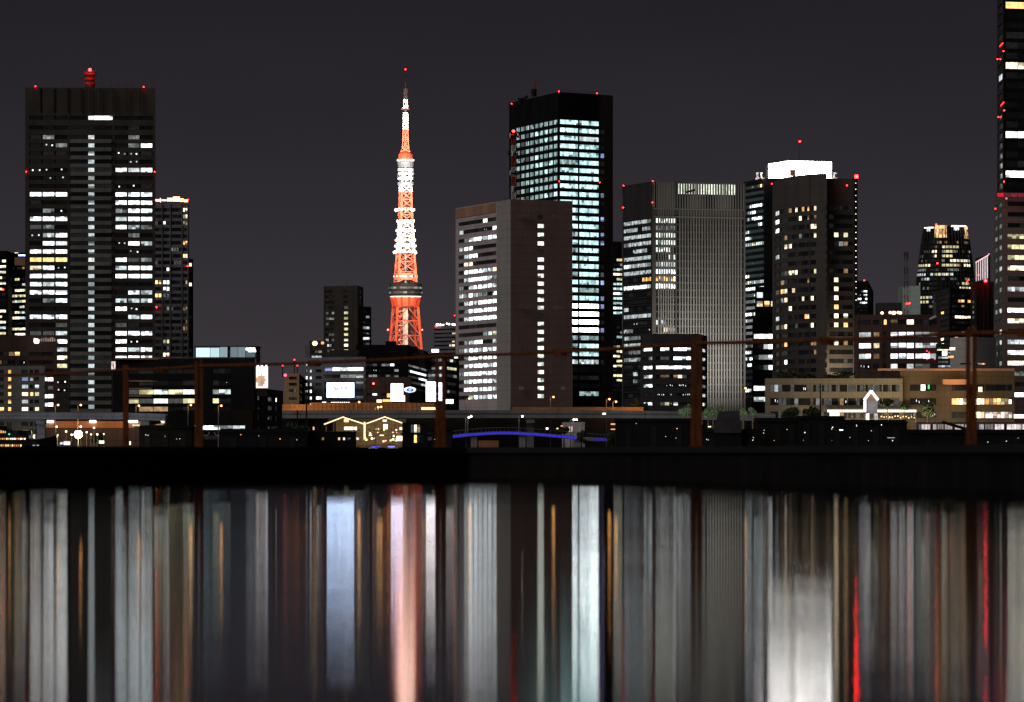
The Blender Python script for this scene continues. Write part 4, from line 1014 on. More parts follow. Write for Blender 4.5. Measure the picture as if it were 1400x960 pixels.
t = tower('mid_tower', 'brown tower with a column of yellowish windows left of the red lattice tower', 'skyscraper', [(444, 391.5), (488, 390.5), (495.5, 393)], 2400, dict(ys=[399 + 7.35*k for k in range(14)], n=14, h=1, pitch=3.6), {0: [dict(px=(445.5, 457.5), n=3, pat=['...', '...', '...', '...', 's.-', 's--', 's..', '...', '.ss', '-.s', '#-.', 'ss-', '..=', '...'], gap=.08), dict(px=(470.5, 476.5), n=1, pat=list('...syywyywwwww'), gap=.05)], 1: [dict(u=(.3, .8), n=1, pat=list('.......w.yyyyw'), gap=.1)]}, 'concrete_dark', depth=24, seed=141)
T = t['root']
mb = MB(); mb.box(X(458.5, 2400), X(467.5, 2400), 2398.6, 2399.5, GZ, Z(392, 2400), M['brown_tile']); part('wall_panel', mb, T)
tower('', '', '', [(491, 419), (506, 419.5)], 2395, dict(ys=[426 + 7.35*k for k in range(10)], n=10, h=1, pitch=3.6), {0: [dict(px=(495.5, 505), n=2, pat=['..', '.=', '..', '-=', '.:', '##', '.s', '##', '..', '..'], gap=.05)]}, 'dark_grey', depth=20, seed=142, into=T)
pole(T, 474, 384, 391, 2405, .5, 'dark_steel'); 

t = tower('broad_dark_block', 'broad black block with lit window rows at the foot of the red lattice tower', 'office building', [(488, 471.5), (556, 471.5), (584, 481)], 1750, dict(ys=[499, 506.6, 514, 521.5, 530], n=5, h=1, pitch=3.4), {0: [dict(px=(492, 545), n=9, pat=['...s.--#.', '...:....-', '..--..-.-', '.........', '.........'], gap=.08)], 1: [dict(u=(.02, .95), n=7, pat=['ss--.--', 's######', '....=##', '.....==', '......:'], gap=.08)]}, 'black_metal', depth=25, seed=151)
T = t['root']
roofbox(T, 527, 541, 466.5, 472, 1757, 15, 'black_metal', 'plant_room'); roofbox(T, 560, 571, 474, 482, 1757, 15, 'black_metal', 'plant_room')
t = tower('grey_annex', 'grey annex with a blank brown wall below the broad black block', 'building', [(499, 516), (560, 515.5)], 1560, dict(ys=[539.5], n=1, h=1, pitch=3), {0: [dict(px=(502, 530), n=4, pat=['.#..'], gap=.1)]}, 'redbrown', depth=20, seed=152)
mb = MB(); mb.ball(W(510.5, 524.5, 1557), .35, GLOW, glow=(4, .8, .4)); mb.bar(W(510.5, 528, 1557), W(510.5, 525, 1557), .15, M['dark_steel']); part('wall_lamp', mb, t['root'])
glow_panel(t['root'], 523, 536, 546, 549.5, 1552, (2.4, .9, .22), 'shop_front', mat_=LAMP); glow_panel(t['root'], 515, 522, 546.5, 550.5, 1552, (2.6, 2.4, 1.4), 'shop_front', mat_=LAMP); glow_panel(t['root'], 529, 536, 538, 543.5, 1551, (2.2, .8, .2), 'shop_front', mat_=LAMP)
def screen(name, label, cat, px0, px1, py0, py1, Y, col, gnd=True):
    T = thing(name, label, cat, W((px0 + px1)/2, py1, Y))
    mb = MB(); mb.box(X(px0 - .5, Y), X(px1 + .5, Y), Y, Y + .9, Z(py1 + .5, Y), Z(py0 - .5, Y), M['black_metal']); fr_ = part('frame', mb, T)
    mb = MB(); x0, x1, z0, z1 = X(px0, Y), X(px1, Y), Z(py1, Y), Z(py0, Y); K = 6
    for j in range(K):
        a, b = z0 + (z1 - z0)*j/K, z0 + (z1 - z0)*(j + 1)/K; v = 1 - .12*(j % 2)
        mb.face([(x0, Y - .05, a), (x1, Y - .05, a), (x1, Y - .05, b), (x0, Y - .05, b)], LAMP, tuple(c*v for c in col))
    part('display', mb, fr_)
    mb = MB(); xm = (x0 + x1)/2; mb.bar((xm, Y + .5, GZ), (xm, Y + .5, z0), .35, M['dark_steel'], 6); part('pole', mb, T)
    return T
s = screen('video_screen', 'bluish white upright screen left of the eye shaped sign', 'screen', 534.5, 551, 524.5, 548.5, 1480, (5.4, 5.2, 6.8))
mb = MB(); mb.box(X(551, 1479), X(553.5, 1479), 1479, 1480, Z(549, 1479), Z(541, 1479), LAMP, glow=(3, 2.8, 3.2)); part('side_panel', mb, s)
s = screen('video_screen', 'tall warm white upright screen beside the rusty railing post', 'screen', 582.5, 596.5, 522, 549, 1470, (6, 5.6, 5.9))
s = screen('video_screen', 'narrow white upright screen peeping past the rusty railing post', 'screen', 599.5, 606, 523, 548, 1472, (5.4, 5.1, 5.5))
Y = 1500
T = thing('eye_sign', 'white eye shaped lit sign with a blue centre between the upright screens', 'sign', W(560, 537, Y))
mb = MB(); K = 20
def oval(cx, cy, rx, ry, Yv): return [W(cx + rx*math.cos(2*math.pi*i/K), cy + ry*math.sin(2*math.pi*i/K)*(1 if True else 1), Yv) for i in range(K)]
mb.loft([list(reversed(oval(560.5, 533, 8.4, 4.3, Y + .6))), list(reversed(oval(560.5, 533, 8.4, 4.3, Y)))], M['black_metal']); part('frame', mb, T)
mb = MB(); o1, o2 = oval(560.5, 533, 8, 4, Y - .06), oval(560.5, 533, 5.2, 2.3, Y - .06)
for i in range(K):
    j = (i + 1) % K; mb.face([o1[j], o1[i], o2[i], o2[j]], GLOW, (1.1, 1.15, 1.5) if i < 9 else (2.2, 2.2, 2.5))
o3 = oval(560.5, 533, 2.2, 1.1, Y - .06)
for i in range(K):
    j = (i + 1) % K; mb.face([o2[j], o2[i], o3[i], o3[j]], GLOW, (.05, .14, .55))
mb.face(list(reversed(o3)), GLOW, (.5, 1.3, 1.6)); part('lit_face', mb, T)
mb = MB(); mb.bar(W(560.5, 537, Y + .3), (X(560.5, Y), Y + .3, GZ), .4, M['dark_steel'], 6); part('pole', mb, T)
t = tower('flood_lit_block', 'dark block with a bright white roof sign left of the striped office slab', 'building', [(583, 484), (608, 483), (626, 486)], 1850, dict(ys=[492, 503, 513, 524, 535], n=5, h=1, pitch=4), {0: [dict(px=(585, 606), n=4, pat=['..=-', '.--=', '-===', 's-=.', '....'], gap=.1)], 1: [dict(u=(.1, .9), n=3, pat=['.=.', 'yyy', '..-', '...', '-..'], gap=.12)]}, 'dark_grey', ref=1, depth=18, seed=153)
glow_panel(t['root'], 590, 600, 477.5, 481.8, 1846, (4, 4, 3.8), 'sign_board', mat_=LAMP)
glow_panel(t['root'], 609.5, 620, 546, 552, 1835, (3.2, 3, 2.9), 'sign_board', mat_=LAMP); glow_panel(t['root'], 621, 626, 486, 490, 1846, (2.6, 2.8, 2.8), 'window')
t = tower('hazy_tower', 'dim grey tower with lights along its roof left of the striped office slab', 'skyscraper', [(593, 446), (627, 445)], 3200, dict(y0=451, pitch=5.5, n=14, h=.45), {0: [dict(px=(594, 626), n=8, pat={1: '......yy', 3: '......w.', 4: '.....ww.'}, dens=.02, gap=.2)]}, 'blue_grey', depth=20, seed=154)
T = t['root']; rng = random.Random(8)
for px in (598, 602, 606, 611, 614, 619, 621):
    mb = MB(); mb.ball(W(px, 444.5 - rng.random()*2, 3195), rng.uniform(.5, 1.0), GLOW, glow=(3.6, 3.5, 3.0)); part('roof_lamp', mb, T)
beacon(T, 596, 446, 3195, r=.8); beacon(T, 620.5, 443.5, 3195, r=.7); beacon(T, 621.5, 431.5, 3195, r=.45)
pole(T, 621.5, 432, 446, 3196, .5, 'dark_steel')

# 19 the red and white lattice tower
Y = 4000; S = Y/F; cx = X(554.5, Y); cy = Y; ROT = R(14)
T = thing('lattice_tower', 'tall red and white steel lattice tower brightly lit against the night sky', 'tower', (cx, cy, GZ))
prof = [(640, 36), (560, 29), (505, 24.6), (480, 22.6), (459, 20.8), (439, 19.2), (420, 17.8)]
up = [(386, 15.5), (372, 14.6), (358, 13.3), (345, 12.2), (334, 11.5), (323, 10.9), (313, 10.4), (304, 9.9), (294, 9.4), (284, 8.9), (273, 8.5), (263, 8.2), (253, 7.8), (243, 7.5), (233, 7.1)]
def corners(py, hw):
    r = hw*S*1.15; res = []
    for i in range(4):
        a = ROT + math.pi/4 + i*math.pi/2
        res.append(Vector((cx + r*math.cos(a)*1.0, cy + r*math.sin(a), Z(py, Y))))
    return res
def paint(py):
    return 'orange_paint' if py > 346 else 'white_paint' if py > 303 else 'orange_paint' if py > 262 else 'white_paint'
def lattice(lv, lw, bw):
    for (a, wa), (b, wb) in zip(lv[:-1], lv[1:]):
        mb = MB(); m_ = M[paint((a + b)/2)]; ca, cb = corners(a, wa), corners(b, wb)
        for i in range(4):
            j = (i + 1) % 4
            mb.bar(ca[i], cb[i], lw, m_, 6); mb.bar(cb[i], cb[j], bw*1.15, m_)
            if wa > 15 and a > 400:
                ma = (ca[i] + ca[j])/2; mb_ = (cb[i] + cb[j])/2
                mb.bar(ca[i], mb_, bw, m_); mb.bar(ca[j], mb_, bw, m_)
            else:
                mb.bar(ca[i], cb[j], bw, m_); mb.bar(ca[j], cb[i], bw, m_)
        part('lattice_section', mb, T)
lattice(prof, 1.15, .46); lattice(up, .95, .46)
mb = MB(); mb.box(cx - 3*S - .5, cx + 3.2*S, cy - 2.5, cy + 2.5, Z(640, Y), Z(418, Y), M['white_paint']); part('lift_shaft', mb, T)
mb = MB(); rng = random.Random(1)
for k in range(34):
    a, b = 640 - 6.5*k, 640 - 6.5*(k + 1); s = 1 if k % 2 else -1
    mb.bar((cx - 7*S - s*1.3, cy, Z(a, Y)), (cx - 7*S + s*1.3, cy, Z(b, Y)), .55, M['orange_paint']); mb.box(cx - 7*S - 1.7, cx - 7*S + 1.7, cy - 1.4, cy + 1.4, Z(b, Y) - .25, Z(b, Y) + .25, M['white_paint'])
part('stair', mb, T)
mb = MB(); mb.cyl(cx, cy, Z(388, Y), Z(232, Y), 2.2*S, 1.6*S, M['steel'], 10); part('inner_shaft', mb, T)
def oct_(py, hw, n=16): return [(cx + hw*S*math.cos(2*math.pi*(i + .5)/n), cy + hw*S*math.sin(2*math.pi*(i + .5)/n), Z(py, Y)) for i in range(n)]
# main deck
mb = MB(); mb.loft([oct_(405.5, 21), oct_(404, 22.6), oct_(390, 22.9), oct_(388, 22)], M['black_metal']); MDK = part('main_deck', mb, T)
for py, v in ((400.5, .10), (394, .14)):
    mb = MB(); a, b = oct_(py + 1.3, 23.0, 28), oct_(py - 1.3, 23.1, 28)
    for i in range(28):
        j = (i + 1) % 28; k = v*rng.choice([.3, .6, 1, 1, 2.6]); mb.face([a[i], a[j], b[j], b[i]], GLOW, (k*.9, k, k))
    part('deck_window_band', mb, MDK)
mb = MB(); mb.loft([oct_(406.3, 20.6, 24), oct_(405.2, 21.8, 24)], LAMP, glow=(1.5, 1.3, 1.0)); part('deck_light_ring', mb, MDK)
# red cone of arches under the deck
mb = MB(); mb.loft([oct_(419, 17.2), oct_(407, 19.3)], M['orange_paint']); part('deck_base', mb, T)
for i in range(12):
    an = 2*math.pi*(i + .5)/12; mb = MB(); p = lambda py, hw: (cx + hw*S*math.cos(an), cy + hw*S*math.sin(an), Z(py, Y))
    mb.bar(p(420, 17.6), p(406.5, 20.4), .8, M['red_paint'], 6); part('deck_bracket', mb, T)
mb = MB(); mb.loft([oct_(421.5, 18), oct_(419.3, 18)], M['redbrown']); part('walkway', mb, T)
# orange collar above the deck, open platforms with dishes
mb = MB(); mb.loft([oct_(383, 16.2), oct_(374, 16.2)], M['orange_paint']); CLR = part('collar', mb, T)
mb = MB(); a, b = oct_(379.3, 16.4, 24), oct_(377.0, 16.4, 24)
for i in range(24):
    j = (i + 1) % 24; k = rng.choice([.05, 1.6, 2.4, 2.6]); mb.face([a[i], a[j], b[j], b[i]], GLOW, (k, k*.96, k*.88))
part('collar_light_band', mb, CLR)
for py, hw in ((345, 14.6), (337, 14), (329, 13.2), (316, 12.6), (287, 12), (303, 11.8)):
    mb = MB(); mb.loft([oct_(py + .5, hw*.97), oct_(py - .5, hw)], M['white_paint'])
    for i in range(9):
        an = math.pi*(1 + (i + .5)/9); rr = hw*S*1.0
        mb.cyl(cx + rr*math.cos(an), cy + rr*math.sin(an), Z(py + 1.2, Y), Z(py - 2.2, Y), .75, .75, M['white_paint'], 6)
    part('antenna_platform', mb, T)
for i, (px, py) in enumerate(((541.5, 287), (564, 287), (541.5, 287.5), (539.5, 345), (568, 345.5))):
    mb = MB(); mb.ball(W(px, py, Y - 5), 1.5, M['white_paint']); part('dish', mb, T)
# upper deck
mb = MB(); mb.loft([oct_(254, 9.6), oct_(251.5, 11.2), oct_(249.5, 11.4), oct_(248.7, 10)], M['blue_grey']); part('upper_deck_base', mb, T)
for py in (244, 238, 232.5):
    mb = MB()
    for i in range(11):
        an = math.pi*(1 + (i + .5)/11); rr = 9.2*S; mb.cyl(cx + rr*math.cos(an), cy + rr*math.sin(an), Z(py + 1.9, Y), Z(py - 1.9, Y), .95, .95, M['white_paint'], 6)
    mb.loft([oct_(py + .4, 9.0), oct_(py - .4, 9.0)], M['white_paint']); part('antenna_platform', mb, T)
mb = MB(); mb.loft([oct_(229.5, 10), oct_(228, 11.0), oct_(222, 11.2), oct_(220.5, 10.4)], M['steel']); part('upper_deck', mb, T)
mb = MB(); mb.loft([oct_(220.4, 9.8), oct_(216, 10.4), oct_(210.5, 9.6), oct_(208, 7)], M['red_paint']); part('red_crown', mb, T)
for i in range(9):
    an = math.pi*(1 + (i + .5)/9); mb = MB(); mb.ball((cx + 10.6*S*math.cos(an), cy + 10.6*S*math.sin(an), Z(219.3, Y)), .8, GLOW, glow=(5, 4.2, 3.8)); part('crown_lamp', mb, T)
# antenna mast
for a, b, wa, wb, m_ in ((208, 203, 6.0, 4.4, 'orange_paint'), (203, 191, 4.2, 3.7, 'orange_paint'), (191, 178, 3.7, 3.3, 'orange_paint'), (178, 166, 3.2, 3.0, 'white_paint'), (166, 154.5, 3.0, 2.9, 'white_paint'), (149, 136.5, 2.7, 2.6, 'white_paint')):
    mb = MB(); ca = [Vector((cx + wa*S*dx, cy + wa*S*dy, Z(a, Y))) for dx, dy in ((-1, -1), (1, -1), (1, 1), (-1, 1))]; cb = [Vector((cx + wb*S*dx, cy + wb*S*dy, Z(b, Y))) for dx, dy in ((-1, -1), (1, -1), (1, 1), (-1, 1))]
    for i in range(4):
        j = (i + 1) % 4; mb.bar(ca[i], cb[i], .55, M[m_]); mb.bar(cb[i], cb[j], .45, M[m_]); mb.bar(ca[i], cb[j], .45, M[m_]); mb.bar(ca[j], cb[i], .45, M[m_])
    mb.cyl(cx, cy, Z(a, Y), Z(b, Y), wa*.45*S, wb*.45*S, M[m_], 8)
    part('mast_section', mb, T)
mb = MB(); mb.cyl(cx, cy, Z(154.5, Y), Z(149, Y), 2.7*S, 2.6*S, M['dark_grey'], 10); part('mast_joint', mb, T)
for py in (133, 127, 123.5):
    mb = MB(); mb.cyl(cx, cy, Z(py + 2.6, Y), Z(py - 2.4, Y), 3.2*S, 3.0*S, M['redbrown'], 10); part('mast_drum', mb, T)
mb = MB(); mb.cyl(cx, cy, Z(136.5, Y), Z(96, Y), .75, .28, M['redbrown'], 6); part('spire', mb, T)
beacon(T, 554.3, 95, Y, r=.85); beacon(T, 550, 149, Y - 4, r=.8); beacon(T, 558, 149, Y - 4, r=.7)
beacon(T, 530.5, 451, Y - 6, r=1.2, col=(12, 1.2, 1.2)); beacon(T, 577, 451, Y - 6, r=1.2, col=(12, 1.2, 1.2)); beacon(T, 540, 328.5, Y - 8, r=.8)
# its floodlights
FL = [((-70, -120), 480, 440, 1.5e6, (1, .62, .42), 60), ((70, -120), 470, 415, 1.5e6, (1, .62, .42), 60), ((0, -60), 412, 380, 4.0e5, (1, .72, .45), 110), ((-25, -60), 384, 352, 9e5, (1, .84, .60), 80),
      ((25, -60), 384, 335, 1.3e6, (1, .90, .78), 75), ((-25, -60), 345, 310, 1.3e6, (1, .97, .92), 75), ((25, -60), 320, 285, 1.6e6, (1, .88, .66), 70), ((-20, -50), 285, 250, 1.3e6, (1, .97, .92), 75), ((20, -50), 250, 238, 7e5, (1, .97, .92), 65), ((-12, -45), 222, 190, 9e5, (1, .85, .60), 62), ((12, -45), 200, 165, 9e5, (1, .97, .95), 60), ((0, -45), 170, 143, 5e5, (1, .97, .95), 45)]
for (dx, dy), p0, p1, e, c, an in FL: spot((cx + dx, cy + dy, Z(p0, Y)), (cx, cy, Z(p1, Y)), e*(.40 if p1 > 400 else .34 if p1 == 190 else .21), c, an, .8, 2.0)

# ------------------------------------------------------------------ roads, bridge, pier in front
def deck_run(name, label, cat, pts, w, zt, th, wall_h, m, seg=1, group=None, wallm=None, col_step=0):
    """Elevated road: a slab with edge walls on single columns. pts: [(px, py of the deck's top edge, Y)]"""
    a, b = Vector(W(*pts[0])), Vector(W(*pts[-1]))
    T = thing(name, label, cat, ((a.x + b.x)/2, (a.y + b.y)/2, GZ), group)
    for (p0, q0, Y0), (p1, q1, Y1) in zip(pts[:-1], pts[1:]):
        a, b = Vector(W(p0, q0, Y0)), Vector(W(p1, q1, Y1))
        d = (b - a); n_ = int(max(1, d.length//12))
        mb = MB()
        quad = lambda o0, o1, t0, t1, mm: mb.loft([[(a.x, a.y + o0, a.z + t0), (a.x, a.y + o1, a.z + t0), (a.x, a.y + o1, a.z + t1), (a.x, a.y + o0, a.z + t1)],
                                                   [(b.x, b.y + o0, b.z + t0), (b.x, b.y + o1, b.z + t0), (b.x, b.y + o1, b.z + t1), (b.x, b.y + o0, b.z + t1)]], mm)
        quad(0, w, -th, -.02, M[m]); part('deck', mb, T)
        mb = MB(); quad(-.25, .1, -.5, wall_h, M[wallm or m]); part('parapet', mb, T)
        mb = MB(); quad(w - .1, w + .25, -.5, wall_h, M[wallm or m]); part('parapet', mb, T)
        L = d.length; k = max(1, int(L/28))
        for i in range(k):
            c = a.lerp(b, (i + .5)/k); mb = MB(); mb.box(c.x - .9, c.x + .9, c.y + w/2 - 1.2, c.y + w/2 + 1.2, GZ, c.z - th + .02, M[m]); mb.box(c.x - 1.0, c.x + 1.0, c.y + .6, c.y + w - .6, c.z - th - 1.2, c.z - th + .01, M[m]); part('pier', mb, T)
    return T
deck_run('monorail_viaduct', 'pale blue grey viaduct running across before the broad office tower', 'viaduct', [(-60, 565, 1120), (170, 566, 1110), (226, 568, 1108)], 7, 0, 1.3, .35, 'viaduct')
deck_run('elevated_road', 'long grey elevated road with an orange lit sound wall crossing the middle', 'elevated road', [(386, 563, 1160), (600, 562.5, 1150), (850, 562.8, 1150), (1060, 567, 1150)], 13, 0, 1.6, .3, 'viaduct')
T = thing('sound_wall', 'tall orange lit sound wall of the upper road behind the beige block', 'wall', (X(490, 1175), 1175, Z(563, 1175)))
for a, b, y0, y1 in ((386, 425, 553, 564), (425, 560, 550.5, 563), (560, 596, 551, 562)):
    mb = MB(); mb.box(X(a, 1175), X(b, 1175), 1175, 1175.5, Z(y1, 1175), Z(y0, 1175), M['soundwall'])
    for k in range(int((b - a)/6)):
        x = X(a + 6*k + 3, 1175); mb.box(x - .08, x + .08, 1174.8, 1175, Z(y1, 1175), Z(y0, 1175), M['steel'])
    part('panel', mb, T)
mb = MB(); mb.box(X(386, 1175), X(596, 1175), 1175.1, 1177, GZ, Z(563.5, 1175), M['shed']); part('base_wall', mb, T)  # near-black colour stands in for the shade under the road deck
T = thing('sound_wall', 'low orange lit road wall in front of the striped office slab', 'wall', (X(740, 1172), 1172, Z(560, 1172)))
mb = MB(); mb.box(X(700, 1172), X(880, 1172), 1172, 1172.4, Z(562.5, 1172), Z(556.5, 1172), M['soundwall']); part('panel', mb, T)
mb = MB(); mb.box(X(597, 1172), X(880, 1172), 1172.1, 1174, GZ, Z(562.6, 1172), M['shed']); part('base_wall', mb, T)  # dark sheet, the deck's shade put into its near-black colour
T = thing('orange_wall', 'glowing orange wall under the pale blue grey viaduct', 'wall', (X(150, 1135), 1135, GZ))
mb = MB(); mb.box(X(62, 1135), X(226, 1135), 1135, 1135.6, Z(585, 1135), Z(576, 1135), M['soundwall'])
part('panel', mb, T)
mb = MB(); mb.box(X(62, 1135), X(226, 1135), 1135.1, 1136.5, GZ, Z(585.1, 1135), M['dark_grey']); part('base_wall', mb, T)
for a, b in ((63, 73), (122, 131), (175, 188), (209, 224)):
    mb = MB(); mb.box(X(a, 1134), X(b, 1134), 1134.3, 1134.9, Z(578.2, 1134), Z(574.6, 1134), GLOW, glow=(2.6, 2.7, 2.5)); part('light_tube', mb, T)
for px in (85, 108, 150, 200): wash(X(px, 1126), 1126, Z(580, 1126), 900, (1, .36, .10))
for px in (20, 80, 140): spot(W(px, 575, 1075), W(px, 568, 1112), 2600, (.72, .82, 1), 130, .9)  # added spots without fittings, they brighten the viaduct in pale blue
glow_panel(bpy.data.objects['sound_wall'], 576, 596, 556.8, 560.5, 1173.5, (3.4, 1.9, .5), 'lit_sign', mat_=LAMP)

# street lamps: one built, the rest copied
def street_lamp(px, py, Y, col, pw_, label, group, glowc, zb=None):
    T = thing('street_lamp', label, 'street lamp', (X(px, Y), Y, zb or GZ), group)
    x, _, z = W(px, py, Y)
    mb = MB(); mb.cyl(x, Y, zb or GZ, z, .14, .09, M['steel'], 6); part('pole', mb, T)
    mb = MB(); mb.bar((x, Y, z), (x + .7, Y - .5, z + .25), .07, M['steel']); part('arm', mb, T)
    mb = MB(); mb.bar((x + .5, Y - .5, z + .2), (x + 1.1, Y - .6, z + .2), .16, M['steel']); mb.ball((x + .75, Y - .62, z + .02), .22, LAMP, glow=glowc); part('lamp_head', mb, T)
    if pw_: 
        l = lamp_point((x + .75, Y - .65, z - .6), pw_*.3, col, .5); l.parent = T; l.location = Vector((x + .75, Y - .65, z - .6)) - Vector(T.location)
    return T
OR, CW_ = (1, .46, .13), (1, .95, .85)
og, cg = (9, 3.6, .9), (8, 7.5, 6.2)
for px, py, Y, lab in ((75.5, 554, 1128, 'orange street lamp above the pale viaduct by the apartment block'), (106.5, 554, 1128, 'orange street lamp on the viaduct under the broad office tower'),
      (186, 555, 1150, 'orange street lamp standing before the left end of the terminal'), (257, 554, 1150, 'orange street lamp before the lit windows of the terminal'), (298.5, 555, 1150, 'orange street lamp before the right end of the terminal'),
      (487, 550, 1162, 'orange street lamp on the road under the big white screen'), (513, 557, 1168, 'left one of two orange lamps close together on the sound wall'), (517, 556.5, 1168, 'right one of two orange lamps close together on the sound wall'),
      (637.5, 545, 1165, 'orange street lamp before the striped flank of the office slab'), (752.5, 543, 1165, 'orange street lamp before the brown wall of the office slab'),
      (829, 546, 1165, 'orange street lamp under the tallest glass tower'), (838, 549.5, 1165, 'shorter orange street lamp beside the glowing trees of the road'), (1015, 531, 1185, 'tall orange street lamp before the foot of the grid office block')):
    street_lamp(px, py, Y, OR, 260 if py > 540 else 120, lab, 'orange street lamps along the elevated road', og)
for px, py, Y, lab in ((636.5, 571, 1040, 'white street lamp at the left end of the blue lit bridge'), (639.5, 569.5, 1041, 'taller white street lamp of the pair on the blue lit bridge'), (709.5, 569.5, 1042, 'lone white street lamp over the crest of the blue lit bridge'),
      (780, 574, 1060, 'left white lamp of the pair beside the pale kiosk'), (783.5, 574, 1060, 'right white lamp of the pair beside the pale kiosk')):
    street_lamp(px, py, Y, CW_, 40, lab, 'white street lamps by the blue lit bridge', cg)
# light that the lamps above the road throw on its walls
for px in (395, 412, 440, 470, 505, 540, 575): wash(X(px, 1165), 1165, Z(559, 1165), 1500 if px < 430 else 300, (1, .45, .10))
for px in (845, 860, 872, 735): wash(X(px, 1164), 1164, Z(558, 1164), 700 if px > 800 else 220, (1, .42, .08))

# blue lit bridge
Y = 1035
T = thing('blue_bridge', 'low arched bridge with a blue light line along its edge', 'bridge', (X(720, Y), Y, GZ))
bp_ = [(560, 600.5), (606, 595.5), (618, 594.5), (640, 592.2), (664, 590.3), (684, 589.6), (706, 589.9), (730, 591.2), (760, 593.8), (792, 596.8), (812, 598.3), (830, 598.8), (860, 600)]
mb = MB()
for (a, ya), (b, yb) in zip(bp_[:-1], bp_[1:]):
    x0, x1, z0, z1 = X(a, Y), X(b, Y), Z(ya, Y), Z(yb, Y)
    mb.loft([[(x0, Y, z0 - .75), (x0, Y + 7, z0 - .75), (x0, Y + 7, z0), (x0, Y, z0)], [(x1, Y, z1 - .75), (x1, Y + 7, z1 - .75), (x1, Y + 7, z1), (x1, Y, z1)]], M['viaduct'])
part('deck', mb, T)
mb = MB()
for (a, ya), (b, yb) in zip(bp_[:-1], bp_[1:]):
    mb.bar(W(a, ya - 5, Y + .2), W(b, yb - 5, Y + .2), .06, M['steel'], 4)
    for s in (.0, .25, .5, .75):
        p = a + (b - a)*s; q = ya + (yb - ya)*s; mb.bar(W(p, q, Y + .2), W(p, q - 5, Y + .2), .035, M['steel'], 4)
part('railing', mb, T)
for (a, ya), (b, yb) in zip(bp_[2:-2], bp_[3:-1]):
    if a == 792: b = 790.5 + 1
    K = 4
    for k in range(K):
        s0, s1 = k/K + .012, (k + 1)/K - .012
        pa, qa, pb, qb = a + (b - a)*s0, ya + (yb - ya)*s0, a + (b - a)*s1, ya + (yb - ya)*s1
        if 791 < (pa + pb)/2 < 796: continue
        mb = MB(); v = 1 if pa < 790 else .55
        mb.face([W(pa, qa + 3.6, Y - .04), W(pb, qb + 3.6, Y - .04), W(pb, qb + 1.3, Y - .04), W(pa, qa + 1.3, Y - .04)], LAMP, (.03*v, .028*v, .85*v))
        part('light_strip', mb, T)
for px in (648, 714, 790):
    mb = MB(); mb.box(X(px, Y) - .7, X(px, Y) + .7, Y + .8, Y + 6, -1, Z(594.5 if px < 760 else 601, Y), M['viaduct']); part('pier', mb, T)
mb = MB(); mb.box(X(654, Y + 12), X(682, Y + 12), Y + 12, Y + 14, GZ + .3, Z(602.5, Y + 12), M['soundwall']); part('abutment', mb, T); lamp_point(W(668, 604, Y + 9), 25, (1, .4, .1), .2)

# pier hall with two peaked roofs
Y = 1000
T = thing('pier_hall', 'waterside hall with two peaked roofs edged in warm light', 'building', (X(500, Y), Y, GZ))
mb = MB(); mb.box(X(446, Y), X(553, Y), Y + 14, Y + 15, GZ, Z(572, Y), M['cream']); mb.box(X(446, Y), X(553, Y), Y + .5, Y + 14, Z(590.6, Y), Z(589.8, Y), M['cream']); mb.box(X(430, Y), X(456, Y), Y + .6, Y + 13, GZ, Z(576.5, Y), M['black_metal']); part('wall', mb, T)
def roofp(a, m_, b, ya, ym, yb):
    mb = MB()
    for (p, q, r, s) in ((a, ya, m_, ym), (m_, ym, b, yb)):
        mb.loft([[W(p, q, Y - 1), W(p, q + 1.6, Y - 1), (X(p, Y), Y + 16, Z(q + 1.6, Y)), (X(p, Y), Y + 16, Z(q, Y))], [W(r, s, Y - 1), W(r, s + 1.6, Y - 1), (X(r, Y), Y + 16, Z(s + 1.6, Y)), (X(r, Y), Y + 16, Z(s, Y))]], M['shed'])
    RF = part('roof', mb, T)
    for (p, q, r, s) in ((a + 3, ya - .5, m_, ym + .8), (m_, ym + .8, b, yb + .8)):
        mb = MB(); mb.bar(W(p, q + 1.3, Y - 1.2), W(r, s + .6, Y - 1.2), .17, LAMP, 4, glow=(2.0, 1.35, .75)); part('light_strip', mb, RF)
roofp(440, 470, 498, 579.5, 568.6, 578.5); roofp(498, 527, 553, 578.5, 568.4, 578)
rng = random.Random(77)
mb = MB(); mb.bar(W(498.5, 577, Y - 1), W(498.5, 601, Y - 1), .22, LAMP, 6, glow=(2.0, 1.25, .6)); part('post', mb, T)
for px in (446, 456, 484, 513, 540, 552):
    mb = MB(); mb.bar(W(px, 578, Y), W(px, 606, Y), .14, M['cream'], 6); part('post', mb, T)
for a, b, y0, y1, c in ((470.5, 488, 583.5, 588, (3.2, 2.7, 2.1)), (439.5, 442, 580, 585, (2.4, 1.5, .8)), (443, 447, 582.5, 585.5, (3, 2.4, 1.6)), (441, 443, 586, 591, (1.5, .9, .4)), (427.5, 430, 583.5, 588, (1.2, .6, .3)), (524, 530, 580, 587, (3.0, 2.6, 2.0)), (542, 552, 596, 603, (3.4, 2.5, 1.7)), (546, 551, 584, 588, (1.8, 1.3, .8)), (523, 529, 573.5, 577, (1.3, 1.2, 1.0)), (470, 477, 572.5, 577.5, (1.5, 1.0, .5)), (504, 509, 594.5, 596, (2.6, 2.4, 1.8)), (519, 525, 594.5, 596, (2.6, 2.4, 1.8))):
    glow_panel(T, a, b, y0, y1, Y + 5, c, 'window', mat_=LAMP)
for k in range(26):
    px, py = rng.uniform(485, 552), rng.choice([588, 592, 597, 600, 601, 603, 599]) + rng.uniform(-1.4, 1.4)
    mb = MB(); mb.ball(W(px, py, Y + 3 + rng.random()*6), rng.uniform(.10, .24), LAMP, glow=tuple(c*rng.uniform(.5, 1.4) for c in (3.4, 2.2, 1.1))); part('string_light', mb, T)
